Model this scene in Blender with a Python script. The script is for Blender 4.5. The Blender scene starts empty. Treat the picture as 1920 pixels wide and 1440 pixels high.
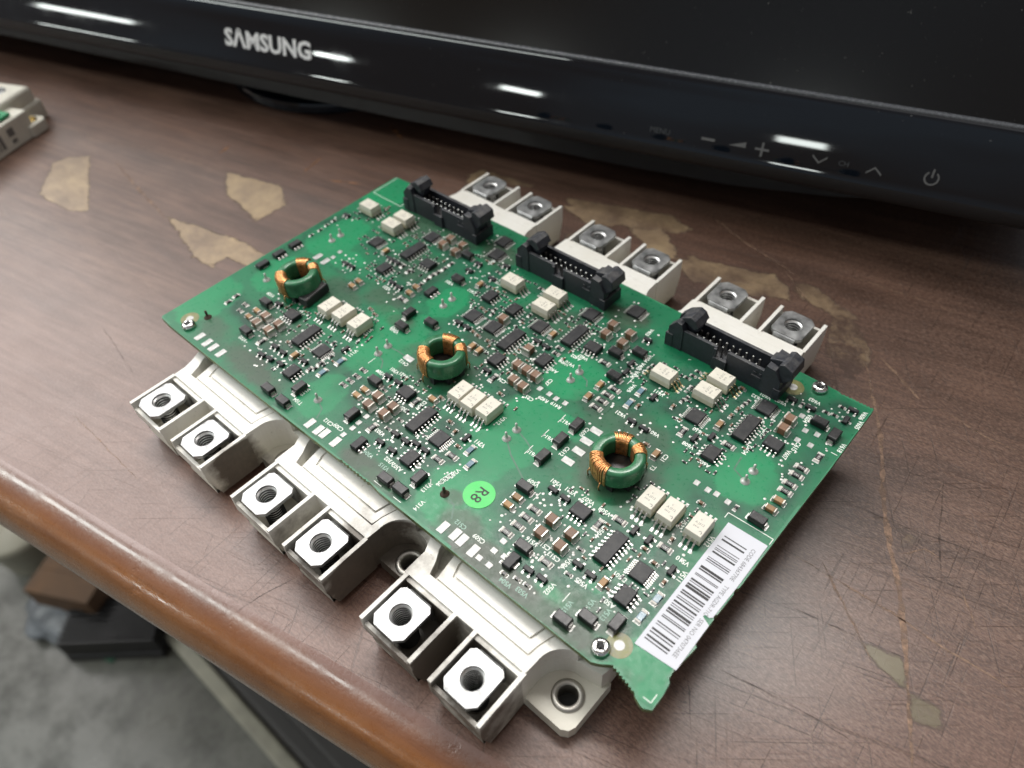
import bpy, bmesh, math, random
from mathutils import Matrix, Vector, noise as mnoise
random.seed(7)
MM = 0.001
R = math.radians
scene = bpy.context.scene
col = scene.collection

# ------------------------------------------------------------------ camera
# measured from the photograph: board corner = origin, x along the board's front edge, z up (mm)
cam_d = bpy.data.cameras.new('camera')
cam = bpy.data.objects.new('camera', cam_d); col.objects.link(cam)
CR = ((0.74759907, 0.662505, -0.04672002), (0.46230964, -0.56961323, -0.67956646), (-0.47682851, 0.48644414, -0.73212476))
m = Matrix(((CR[0][0], -CR[1][0], -CR[2][0]), (CR[0][1], -CR[1][1], -CR[2][1]), (CR[0][2], -CR[1][2], -CR[2][2])))
cam.matrix_world = Matrix.Translation(Vector((222.708, -59.655, 188.805)) * MM) @ m.to_4x4()
cam_d.sensor_width = 36; cam_d.lens = 1425.09 / 1920 * 36
cam_d.clip_start = 0.01; cam_d.clip_end = 60
cam_d.dof.use_dof = True; cam_d.dof.focus_distance = 0.205; cam_d.dof.aperture_fstop = 12.0
scene.camera = cam

# ------------------------------------------------------------------ light: an indoor workshop under tubes
world = bpy.data.worlds.new('World'); scene.world = world; world.use_nodes = True
bgn = world.node_tree.nodes['Background']
bgn.inputs['Strength'].default_value = 0.25
# the room around: dim walls, soft brown and grey-blue areas
wt = world.node_tree; wn = wt.nodes.new('ShaderNodeTexNoise'); wn.inputs['Scale'].default_value = 1.6; wn.inputs['Detail'].default_value = 3
wc = wt.nodes.new('ShaderNodeTexCoord'); wt.links.new(wc.outputs['Generated'], wn.inputs['Vector'])
wr = wt.nodes.new('ShaderNodeValToRGB'); wt.links.new(wn.outputs['Fac'], wr.inputs['Fac'])
wr.color_ramp.elements[0].position = 0.40; wr.color_ramp.elements[0].color = (0.62, 0.46, 0.34, 1)
wr.color_ramp.elements[1].position = 0.58; wr.color_ramp.elements[1].color = (0.88, 0.96, 1.06, 1)
wt.links.new(wr.outputs['Color'], bgn.inputs['Color'])

def area(name, loc, target, sx, sy, power, color=(1, 0.97, 0.93)):
    d = bpy.data.lights.new(name, 'AREA'); d.shape = 'RECTANGLE'; d.size = sx; d.size_y = sy; d.energy = power; d.color = color
    o = bpy.data.objects.new(name, d); col.objects.link(o)
    o.location = loc; v = Vector(target) - Vector(loc)
    o.rotation_euler = v.to_track_quat('-Z', 'Y').to_euler()
    return o
area('bright_ceiling', (-0.7, 0.9, 2.1), (-0.7, 0.9, 0), 3.0, 3.0, 16, (0.97, 0.98, 1.0))
area('ceiling_light', (-0.30, 0.76, 1.80), (0.10, 0.05, 0), 1.3, 0.18, 22)
area('ceiling_light', (-1.70, 0.28, 1.70), (0.05, 0.0, 0), 1.9, 1.7, 46, (1.0, 0.97, 0.95))
def tube_light(c, x, w, power):
    # a bright fitting further down the room; the glossy bezel mirrors it, except the last one
    d = bpy.data.lights.new('room_light', 'AREA'); d.shape = 'RECTANGLE'; d.size = Vector(x).length; d.size_y = w; d.energy = power; d.color = (0.93, 1.0, 0.96)
    o = bpy.data.objects.new('room_light', d); col.objects.link(o); o.location = c
    z = (Vector(c) - Vector((0, 0.15, 0.04))).normalized(); X = Vector(x).normalized(); X = (X - z * X.dot(z)).normalized(); Y = z.cross(X)
    o.rotation_euler = Matrix((X, Y, z)).transposed().to_euler()
tube_light((-1.713, -2.030, 0.153), (0.249, -0.111, 0.004), 0.050, 1.00)
tube_light((-0.980, -2.292, 0.214), (0.112, -0.031, -0.005), 0.050, 1.00)
tube_light((-0.315, -2.408, 0.229), (0.140, -0.013, -0.014), 0.070, 1.00)
tube_light((0.680, -2.340, 0.219), (0.160, 0.036, 0.001), 0.100, 1.00)
tube_light((-1.05, -0.90, 1.40), (1.5, 0.33, 0.0), 0.20, 12.0)  # added light, placed to put a highlight along the desk edge

scene.view_settings.view_transform = 'Standard'; scene.view_settings.look = 'None'
scene.view_settings.exposure = 0.22; scene.view_settings.gamma = 1.0
try: scene.view_settings.use_curve_mapping = False
except Exception: pass
scene.render.engine = 'CYCLES'
scene.cycles.use_denoising = True
scene.cycles.max_bounces = 8

# ------------------------------------------------------------------ materials
class N:
    def __init__(s, name):
        s.m = bpy.data.materials.new(name); s.m.use_nodes = True
        s.t = s.m.node_tree; s.b = s.t.nodes['Principled BSDF']; s.c = None
    def add(s, typ, **kw):
        n = s.t.nodes.new(typ)
        for k, v in kw.items(): setattr(n, k, v)
        return n
    def link(s, a, b): s.t.links.new(a, b)
    def coord(s, kind='Object'):
        if s.c is None: s.c = s.add('ShaderNodeTexCoord')
        return s.c.outputs[kind]
    def noise(s, scale, detail=4, rough=0.6, vec=None, dist=0.0):
        n = s.add('ShaderNodeTexNoise'); n.inputs['Scale'].default_value = scale; n.inputs['Detail'].default_value = detail
        n.inputs['Roughness'].default_value = rough; n.inputs['Distortion'].default_value = dist
        s.link(vec if vec is not None else s.coord(), n.inputs['Vector']); return n.outputs['Fac']
    def ramp(s, fac, lo, hi, a=0.0, b=1.0):
        n = s.add('ShaderNodeMapRange'); n.inputs['From Min'].default_value = lo; n.inputs['From Max'].default_value = hi
        n.inputs['To Min'].default_value = a; n.inputs['To Max'].default_value = b; s.link(fac, n.inputs['Value']); return n.outputs['Result']
    def mix(s, fac, a, b, mode='MIX'):
        n = s.add('ShaderNodeMix', data_type='RGBA', blend_type=mode)
        for sock, v in ((n.inputs[0], fac), (n.inputs[6], a), (n.inputs[7], b)):
            if isinstance(v, (int, float)): sock.default_value = v
            elif isinstance(v, tuple): sock.default_value = (*v[:3], 1)
            else: s.link(v, sock)
        return n.outputs[2]
    def math(s, op, a, b=None, c=None):
        n = s.add('ShaderNodeMath', operation=op); n.use_clamp = False
        for i, v in enumerate((a, b, c)):
            if v is None: continue
            if isinstance(v, (int, float)): n.inputs[i].default_value = v
            else: s.link(v, n.inputs[i])
        return n.outputs[0]
    def mapping(s, rot=0, scale=(1, 1, 1), loc=(0, 0, 0), vec=None):
        n = s.add('ShaderNodeMapping'); n.inputs['Rotation'].default_value = (0, 0, rot); n.inputs['Scale'].default_value = scale
        n.inputs['Location'].default_value = loc
        s.link(vec if vec is not None else s.coord(), n.inputs['Vector']); return n.outputs['Vector']
    def rotscale(s, rot, scale, loc=(0, 0, 0)):
        return s.mapping(0, scale, loc, s.mapping(rot))
    def bump(s, h, dist, strength=1.0):
        n = s.add('ShaderNodeBump'); n.inputs['Distance'].default_value = dist; n.inputs['Strength'].default_value = strength
        s.link(h, n.inputs['Height']); s.link(n.outputs['Normal'], s.b.inputs['Normal'])
    def out(s, color=None, rough=None, metal=None, spec=None, coat=None):
        for k, v in (('Base Color', color), ('Roughness', rough), ('Metallic', metal), ('Specular IOR Level', spec), ('Coat Weight', coat)):
            if v is None: continue
            if isinstance(v, tuple): s.b.inputs[k].default_value = (*v[:3], 1)
            elif isinstance(v, (int, float)): s.b.inputs[k].default_value = v
            else: s.link(v, s.b.inputs[k])
        return s.m
M = {}
def simple(key, color, rough=0.5, metal=0.0, var=0.25, scale=900, bump=0.0, spec=0.5, objvar=0.0, dust=0.0):
    n = N(key)
    f = n.noise(scale, 3)
    c = n.mix(n.ramp(f, 0.3, 0.7), tuple(x * (1 - var) for x in color), tuple(min(1, x * (1 + var)) for x in color))
    if objvar:
        oi = n.add('ShaderNodeObjectInfo')
        c = n.mix(1.0, c, n.mix(oi.outputs['Random'], (1 - objvar,) * 3, (1, 1, 1)), 'MULTIPLY')
    if dust:
        geo = n.add('ShaderNodeNewGeometry'); sx = n.add('ShaderNodeSeparateXYZ'); n.link(geo.outputs['Normal'], sx.inputs[0])
        f2 = n.noise(350, 5, 0.7, vec=geo.outputs['Position'])
        d = n.math('MULTIPLY', n.ramp(f2, 0.4, 0.75, 0, dust), n.ramp(sx.outputs['Z'], 0.3, 0.9, 0, 1))
        c = n.mix(d, c, (0.32, 0.30, 0.27))
    r = n.ramp(f, 0.3, 0.7, max(0.02, rough - 0.08), min(1, rough + 0.08))
    if bump: n.bump(f, bump)
    M[key] = n.out(c, r, metal, spec)
simple('black_plastic', (0.022, 0.023, 0.026), 0.42, 0, 0.3, 2500, 0.00001, dust=0.25, objvar=0.3)
simple('chip_black', (0.016, 0.017, 0.020), 0.42, 0, 0.25, 4000, 0.00001, spec=0.35, dust=0.10, objvar=0.35)
simple('diode_black', (0.014, 0.014, 0.016), 0.33, 0, 0.25, 3000, spec=0.4, dust=0.12, objvar=0.3)
simple('header_black', (0.022, 0.025, 0.033), 0.48, 0, 0.35, 900, 0.00002, dust=0.3)
simple('tin', (0.50, 0.49, 0.47), 0.32, 1.0, 0.2, 2500, 0.00001)
simple('solder', (0.60, 0.60, 0.57), 0.36, 0.45, 0.2, 1800, 0.00005)
simple('pad_tin', (0.38, 0.38, 0.37), 0.5, 0.85, 0.35, 500, 0.00006)
simple('lead_gold', (0.62, 0.50, 0.30), 0.3, 1.0, 0.2, 1500)
simple('cap_term', (0.62, 0.58, 0.52), 0.35, 0.8, 0.15, 2000, objvar=0.2)
simple('cap_brown', (0.20, 0.105, 0.058), 0.5, 0, 0.15, 2000, objvar=0.25, dust=0.2)
simple('cap_tan', (0.36, 0.205, 0.085), 0.5, 0, 0.15, 2000, objvar=0.3, dust=0.15)
simple('res_black', (0.018, 0.018, 0.020), 0.3, 0, 0.2, 2000)
simple('res_frame', (0.60, 0.57, 0.52), 0.5, 0, 0.1, 2000)
simple('res_blue', (0.16, 0.26, 0.33), 0.25, 0, 0.3, 900, objvar=0.3)
simple('opto_cream', (0.66, 0.63, 0.54), 0.42, 0, 0.05, 700, 0.00002, dust=0.12)
simple('opto_side', (0.58, 0.55, 0.42), 0.42, 0, 0.06, 700)
simple('print_grey', (0.16, 0.155, 0.145), 0.6, 0, 0.3, 2500)
simple('digit_white', (0.62, 0.62, 0.58), 0.5)
simple('silk_white', (0.78, 0.82, 0.76), 0.55, 0, 0.1, 1500)
simple('silk_faint', (0.30, 0.46, 0.38), 0.55, 0, 0.2, 1500)
simple('core_green', (0.040, 0.17, 0.080), 0.24, 0, 0.25, 260, 0.00003)
simple('copper', (0.80, 0.40, 0.17), 0.32, 0.85, 0.3, 900, 0.00001)
simple('plate_metal', (0.33, 0.335, 0.335), 0.36, 0.72, 0.45, 240, 0.00012)
simple('thread_metal', (0.74, 0.74, 0.73), 0.34, 0.8, 0.1, 500)
simple('screw_metal', (0.72, 0.72, 0.70), 0.22, 1.0, 0.15, 900)
simple('recess_shade', (0.02, 0.02, 0.02), 0.7)  # near-black colour stands in for shade in holes, slots and thread roots
simple('base_metal', (0.46, 0.44, 0.40), 0.45, 1.0, 0.3, 120, 0.00004)
simple('label_white', (0.60, 0.61, 0.66), 0.5, 0, 0.03, 200)
simple('ink', (0.018, 0.018, 0.020), 0.55, 0, 0.2, 900)
simple('ink_grey', (0.13, 0.13, 0.14), 0.6, 0, 0.3, 2500)
simple('sticker_green', (0.055, 0.56, 0.115), 0.42, 0, 0.06, 300)
simple('ring_amber', (0.17, 0.17, 0.055), 0.35, 0, 0.3, 700)
simple('epoxy_edge', (0.11, 0.14, 0.055), 0.5, 0, 0.4, 900)
simple('mask_rim', (0.012, 0.17, 0.075), 0.35, 0, 0.2, 200)
simple('burnt', (0.05, 0.028, 0.018), 0.6, 0, 0.5, 1200, 0.00008)

# white housing plastic with brown-black grime of its own shape
n = N('housing_white')
f1 = n.noise(60, 6, 0.65); f2 = n.noise(420, 5, 0.7)
sep = n.add('ShaderNodeSeparateXYZ'); n.link(n.coord(), sep.inputs[0])
# grime patches collected on the middle notch walls and their neighbours (mesh coordinates, metres)
def blob(cx, cy, r):
    a = n.math('MULTIPLY', n.math('SUBTRACT', sep.outputs['X'], cx), 1.0); b = n.math('SUBTRACT', sep.outputs['Y'], cy)
    d = n.math('SQRT', n.math('ADD', n.math('MULTIPLY', a, a), n.math('MULTIPLY', b, b)))
    return n.ramp(d, r * 0.35, r, 1.0, 0.0)
BX, BY = 0.0, 0.0
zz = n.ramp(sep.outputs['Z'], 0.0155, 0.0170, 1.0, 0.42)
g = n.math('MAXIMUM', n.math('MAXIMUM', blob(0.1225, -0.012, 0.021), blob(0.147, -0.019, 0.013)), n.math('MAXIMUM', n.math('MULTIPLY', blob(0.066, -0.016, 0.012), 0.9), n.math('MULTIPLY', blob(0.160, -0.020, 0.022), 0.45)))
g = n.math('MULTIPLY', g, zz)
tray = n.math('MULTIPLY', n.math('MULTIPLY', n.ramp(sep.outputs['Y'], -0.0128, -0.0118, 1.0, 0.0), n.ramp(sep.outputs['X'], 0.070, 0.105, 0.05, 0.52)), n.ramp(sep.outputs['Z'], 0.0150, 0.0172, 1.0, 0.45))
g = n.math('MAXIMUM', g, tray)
g = n.ramp(n.math('ADD', g, n.math('MULTIPLY', n.math('SUBTRACT', f1, 0.5), 1.3)), 0.28, 0.62)
speck = n.ramp(f2, 0.60, 0.72, 0, 0.65)
cw = n.mix(n.ramp(f1, 0.3, 0.75), (0.79, 0.78, 0.74), (0.69, 0.665, 0.60))
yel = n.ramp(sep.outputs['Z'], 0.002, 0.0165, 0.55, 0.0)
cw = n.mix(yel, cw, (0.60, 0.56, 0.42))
cw = n.mix(n.math('MULTIPLY', speck, n.ramp(f1, 0.35, 0.65)), cw, (0.22, 0.19, 0.15))
cw = n.mix(n.math('MULTIPLY', g, 0.95), cw, n.mix(f2, (0.035, 0.028, 0.022), (0.16, 0.13, 0.10)))
n.bump(f2, 0.00005)
M['housing_white'] = n.out(cw, n.ramp(f2, 0.3, 0.7, 0.34, 0.5), 0, 0.45)

# solder mask: copper fills show lighter, soot with painted header shadows darker; both are point attributes of the sheet
n = N('solder_mask')
ac = n.add('ShaderNodeAttribute', attribute_name='copper'); asx = n.add('ShaderNodeAttribute', attribute_name='soot')
f1 = n.noise(45, 5, 0.6); f2 = n.noise(700, 4, 0.65)
cc = n.mix(ac.outputs['Fac'], (0.010, 0.058, 0.034), (0.008, 0.235, 0.092))
cc = n.mix(n.ramp(f1, 0.35, 0.7, 0, 0.35), cc, (0.016, 0.13, 0.065))
# fine tracks under the mask in the busy zones
tr = n.add('ShaderNodeTexBrick'); tr.inputs['Scale'].default_value = 420; tr.inputs['Mortar Size'].default_value = 0.10
n.link(n.rotscale(0.0, (1, 1, 1)), tr.inputs['Vector'])
trk = n.math('MULTIPLY', n.math('SUBTRACT', 1.0, ac.outputs['Fac']), n.ramp(n.noise(160, 3), 0.48, 0.6, 0, 0.5))
cc = n.mix(n.math('MULTIPLY', trk, tr.outputs['Fac']), cc, (0.010, 0.15, 0.075))
cc = n.mix(n.math('MULTIPLY', asx.outputs['Fac'], n.ramp(f1, 0.3, 0.6, 0.65, 1.0)), cc, n.mix(f2, (0.030, 0.040, 0.028), (0.075, 0.085, 0.062)))
cc = n.mix(n.ramp(n.noise(230, 6, 0.75), 0.52, 0.80, 0, 0.20), cc, (0.13, 0.14, 0.11))
n.bump(n.math('ADD', f2, n.math('MULTIPLY', trk, tr.outputs['Fac'])), 0.00002)
M['solder_mask'] = n.out(cc, n.ramp(f2, 0.3, 0.7, 0.24, 0.40), 0, 0.32)

# worn dark desk veneer
DA = R(11.6)
def scratches(n, rot, lon, sh, lo, hi, seed):
    return n.ramp(n.noise(1.0, 2, 0.5, vec=n.rotscale(rot, (lon, sh, 1), (seed, seed * 1.7, seed * 0.3))), lo, hi)
def front_wear(n, big):
    sp = n.add('ShaderNodeSeparateXYZ'); n.link(n.coord(), sp.inputs[0])
    dd = n.math('SUBTRACT', sp.outputs['Y'], n.math('MULTIPLY', sp.outputs['X'], 0.206))
    return sp, n.ramp(n.math('ADD', dd, n.math('MULTIPLY', n.math('SUBTRACT', big, 0.5), 0.05)), -0.066, 0.03, 1.0, 0.0)
def desk_mat(key, a, b, c):
    n = N(key)
    big = n.noise(9, 4, 0.6); med = n.noise(38, 5, 0.65)
    grain = n.noise(1.0, 6, 0.7, vec=n.rotscale(-DA, (22, 420, 60)))
    fine = n.noise(1.0, 4, 0.7, vec=n.rotscale(-DA, (130, 2200, 60)))
    col_ = n.mix(n.ramp(big, 0.32, 0.68), a, b)
    col_ = n.mix(n.ramp(grain, 0.38, 0.72, 0, 0.75), col_, c)
    col_ = n.mix(n.ramp(med, 0.45, 0.8, 0, 0.5), col_, tuple(x * 0.55 for x in a))
    streak = n.noise(1.0, 6, 0.72, vec=n.rotscale(-DA, (11, 75, 30), (3.1, 1.7, 0)))
    col_ = n.mix(n.ramp(streak, 0.47, 0.66, 0, 0.70), col_, tuple(x * 0.36 for x in a))
    col_ = n.mix(n.ramp(streak, 0.44, 0.30, 0, 0.40), col_, (0.23, 0.135, 0.095))
    sp, wear = front_wear(n, big)
    col_ = n.mix(n.math('MULTIPLY', wear, 0.85), col_, n.mix(grain, (0.185, 0.088, 0.060), (0.130, 0.062, 0.044)))
    busy = n.ramp(sp.outputs['X'], -0.05, 0.22, 0.25, 1.0)     # the right part of the desk is the most scored
    s1 = scratches(n, -DA - 0.10, 14, 1900, 0.64, 0.74, 1.3); s2 = scratches(n, -DA + 0.5, 16, 1100, 0.70, 0.80, 4.1)
    s3 = scratches(n, R(58), 30, 1900, 0.65, 0.75, 7.7); s4 = scratches(n, R(-40), 30, 2100, 0.65, 0.75, 2.9); s5 = scratches(n, R(12), 60, 1800, 0.66, 0.8, 9.2)
    s6 = scratches(n, R(86), 34, 1900, 0.65, 0.74, 5.5)
    dark = n.math('MULTIPLY', n.math('MAXIMUM', n.math('MAXIMUM', s1, s6), n.math('MAXIMUM', s3, s4)), busy); light = n.math('MAXIMUM', s2, s5)
    col_ = n.mix(n.math('MULTIPLY', dark, 0.70), col_, tuple(x * 0.28 for x in a))
    col_ = n.mix(n.math('MULTIPLY', light, 0.45), col_, (0.22, 0.15, 0.115))
    pore = n.noise(1.0, 5, 0.75, vec=n.rotscale(-DA + 0.25, (700, 1700, 900)))
    col_ = n.mix(n.math('MULTIPLY', n.ramp(pore, 0.50, 0.66), n.math('MULTIPLY', busy, 0.85)), col_, tuple(x * 0.30 for x in a))
    col_ = n.mix(n.math('MULTIPLY', n.ramp(pore, 0.50, 0.34), n.math('MULTIPLY', busy, 0.55)), col_, (0.26, 0.175, 0.13))
    # places where the veneer is torn off or brown tape is left: tan and olive patches with frayed edges
    wa = n.add('ShaderNodeAttribute', attribute_name='torn'); oa = n.add('ShaderNodeAttribute', attribute_name='olive')
    fr = n.math('ADD', wa.outputs['Fac'], n.math('ADD', n.math('MULTIPLY', n.math('SUBTRACT', n.noise(130, 8, 0.85), 0.5), n.math('SUBTRACT', 1.35, n.math('MULTIPLY', oa.outputs['Fac'], 0.85))), n.math('MULTIPLY', n.math('SUBTRACT', grain, 0.5), 0.35)))
    tm_ = n.ramp(fr, 0.46, 0.56)
    tan = n.mix(n.ramp(med, 0.35, 0.7), (0.40, 0.29, 0.165), (0.25, 0.175, 0.110)); tan = n.mix(n.ramp(fine, 0.5, 0.75, 0, 0.5), tan, (0.16, 0.11, 0.08))
    tan = n.mix(oa.outputs['Fac'], tan, n.mix(med, (0.165, 0.135, 0.065), (0.085, 0.066, 0.040)))
    fa = n.add('ShaderNodeAttribute', attribute_name='fade')
    tm_ = n.math('MULTIPLY', tm_, n.math('SUBTRACT', fa.outputs['Fac'], n.math('MULTIPLY', n.math('SUBTRACT', 1.25, fa.outputs['Fac']), n.ramp(n.noise(75, 7, 0.8), 0.40, 0.60, 0.0, 1.0))))
    tm_ = n.ramp(tm_, 0.0, 1.0)
    col_ = n.mix(tm_, col_, tan)
    rim = n.math('MULTIPLY', n.ramp(fr, 0.40, 0.48), n.math('SUBTRACT', 1.0, tm_))
    col_ = n.mix(n.math('MULTIPLY', rim, 0.6), col_, tuple(x * 0.3 for x in a))
    h = n.math('ADD', n.math('MULTIPLY', pore, n.math('MULTIPLY', busy, -1.0)), n.math('SUBTRACT', fine, n.math('ADD', dark, n.math('MULTIPLY', tm_, 1.5))))
    n.bump(h, 0.00012, 0.7)
    M[key] = n.out(col_, n.ramp(n.math('ADD', n.math('MULTIPLY', grain, 0.5), n.math('MULTIPLY', med, 0.5)), 0.3, 0.7, 0.30, 0.52), 0, 0.5, 0.45)
    n.b.inputs['Coat Roughness'].default_value = 0.26
desk_mat('desk_veneer', (0.120, 0.062, 0.042), (0.180, 0.106, 0.077), (0.058, 0.030, 0.021))
n = N('desk_edge_wood')
grain = n.noise(1.0, 6, 0.7, vec=n.rotscale(-DA, (14, 160, 160))); f = n.noise(700, 4, 0.7); big = n.noise(30, 4)
c_ = n.mix(n.ramp(grain, 0.3, 0.7), (0.30, 0.115, 0.030), (0.17, 0.060, 0.018)); c_ = n.mix(n.ramp(big, 0.45, 0.75, 0, 0.6), c_, (0.36, 0.16, 0.055))
sp = n.add('ShaderNodeSeparateXYZ'); n.link(n.coord(), sp.inputs[0])
c_ = n.mix(n.ramp(n.math('ADD', sp.outputs['Z'], n.math('MULTIPLY', n.math('SUBTRACT', big, 0.5), 0.004)), -0.0036, -0.0004, 0.0, 1.0), c_, n.mix(grain, (0.185, 0.088, 0.060), (0.130, 0.062, 0.044)))
c_ = n.mix(n.ramp(n.noise(1.0, 4, 0.7, vec=n.rotscale(-DA, (40, 500, 500))), 0.55, 0.75, 0, 0.5), c_, (0.10, 0.035, 0.012))
s3 = scratches(n, R(70), 40, 900, 0.72, 0.80, 3.3)
c_ = n.mix(n.math('MULTIPLY', s3, 0.7), c_, (0.04, 0.018, 0.01))
dent = n.ramp(n.noise(55, 5, 0.7), 0.60, 0.75)
n.bump(n.math('SUBTRACT', f, n.math('ADD', s3, n.math('MULTIPLY', dent, 2.5))), 0.00012, 0.8)
n.link(n.ramp(n.noise(80, 6, 0.75), 0.4, 0.65, 0.08, 0.34), n.b.inputs['Coat Roughness'])
M['desk_edge_wood'] = n.out(c_, n.ramp(f, 0.3, 0.7, 0.22, 0.38), 0, 0.5, 0.7)
n = N('tape_tan')
f = n.noise(70, 5, 0.65); f2 = n.noise(500, 4, 0.7); oi = n.add('ShaderNodeObjectInfo')
c_ = n.mix(n.ramp(f, 0.35, 0.7), (0.40, 0.285, 0.155), (0.27, 0.19, 0.115)); c_ = n.mix(n.ramp(f2, 0.5, 0.75, 0, 0.5), c_, (0.15, 0.105, 0.075))
c_ = n.mix(1.0, c_, n.mix(oi.outputs['Random'], (0.62, 0.62, 0.62), (1, 1, 1)), 'MULTIPLY')
n.bump(f2, 0.00004); M['tape_tan'] = n.out(c_, 0.42, 0, 0.5)
n = N('tape_olive')
f = n.noise(70, 5, 0.65); f2 = n.noise(600, 4, 0.7)
c_ = n.mix(n.ramp(f, 0.35, 0.7), (0.150, 0.125, 0.055), (0.085, 0.066, 0.038)); c_ = n.mix(n.ramp(f2, 0.45, 0.7, 0, 0.6), c_, (0.06, 0.045, 0.032))
n.bump(f2, 0.00004); M['tape_olive'] = n.out(c_, 0.42, 0, 0.5)
for key_, c0_ in (('scratch_tan', (0.24, 0.15, 0.10)), ('chip_orange', (0.28, 0.13, 0.06)), ('scratch_dark', (0.028, 0.018, 0.015))):
    simple(key_, c0_, 0.6, 0, 0.5, 900)
    nt_ = M[key_].node_tree; n_ = nt_.nodes.new('ShaderNodeTexNoise'); n_.inputs['Scale'].default_value = 260; n_.inputs['Detail'].default_value = 5
    tc_ = nt_.nodes.new('ShaderNodeTexCoord'); nt_.links.new(tc_.outputs['Object'], n_.inputs['Vector'])
    r_ = nt_.nodes.new('ShaderNodeMapRange'); r_.inputs['From Min'].default_value = 0.30; r_.inputs['From Max'].default_value = 0.56; r_.inputs['To Max'].default_value = 0.45 if key_ == 'scratch_dark' else 0.85
    nt_.links.new(n_.outputs['Fac'], r_.inputs['Value']); nt_.links.new(r_.outputs['Result'], nt_.nodes['Principled BSDF'].inputs['Alpha'])

# television plastics
n = N('tv_gloss'); f2 = n.noise(1500, 4, 0.7); f = n.noise(40, 5, 0.7)
dst = n.math('MULTIPLY', n.ramp(n.noise(560, 2, 0.5), 0.73, 0.79), 0.22)
c_ = n.mix(dst, (0.005, 0.0075, 0.012), (0.30, 0.30, 0.30)); smear = n.ramp(f, 0.5, 0.75, 0, 1)
M['tv_gloss'] = n.out(c_, n.ramp(smear, 0, 1, 0.035, 0.09), 0, 0.5)
n = N('tv_screen')
dst = n.math('MULTIPLY', n.ramp(n.noise(620, 2, 0.5), 0.72, 0.79), n.ramp(n.noise(30, 3), 0.40, 0.70, 0.03, 0.45))
fib = n.ramp(n.noise(1.0, 1, 0.5, vec=n.rotscale(0.7, (160, 1500, 900)), dist=2.0), 0.76, 0.82, 0, 0.12)
M['tv_screen'] = n.out(n.mix(n.math('MAXIMUM', dst, fib), (0.006, 0.0055, 0.006), (0.34, 0.33, 0.31)), 0.16, 0, 0.42)
simple('tv_matte', (0.010, 0.010, 0.011), 0.5)
simple('tv_rim', (0.10, 0.105, 0.115), 0.25)
simple('logo_white', (0.86, 0.88, 0.90), 0.4, 0.0)
simple('icon_grey', (0.13, 0.13, 0.13), 0.5, 0, 0.1)
simple('icon_dim', (0.055, 0.06, 0.065), 0.5, 0, 0.1)
simple('brass', (0.66, 0.47, 0.16), 0.25, 1.0, 0.2, 600)
simple('pcb_plain', (0.012, 0.26, 0.105), 0.35, 0, 0.15, 200)
simple('cream_housing', (0.62, 0.60, 0.52), 0.45, 0, 0.08, 150)
n = N('floor_concrete'); f = n.noise(3.2, 7, 0.65); f2 = n.noise(16, 6, 0.7)
c_ = n.mix(n.ramp(f, 0.3, 0.7), (0.14, 0.14, 0.118), (0.215, 0.22, 0.20)); c_ = n.mix(n.ramp(f2, 0.45, 0.65, 0, 0.9), c_, (0.06, 0.06, 0.048))
M['floor_concrete'] = n.out(c_, n.ramp(f2, 0.3, 0.7, 0.22, 0.45), 0, 0.5)
simple('strip_pale', (0.36, 0.35, 0.28), 0.5, 0, 0.2, 30)
simple('cabinet_grey', (0.045, 0.043, 0.042), 0.5, 0, 0.2, 12)
simple('carton', (0.15, 0.085, 0.045), 0.7, 0, 0.3, 25)
simple('bag_blue', (0.20, 0.22, 0.24), 0.4, 0, 0.35, 20)
simple('bin_black', (0.018, 0.017, 0.018), 0.4, 0, 0.3, 20)
simple('scrap_green', (0.03, 0.13, 0.075), 0.45, 0, 0.3, 30)
simple('chair_beige', (0.38, 0.36, 0.28), 0.45, 0, 0.1, 10)

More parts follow.
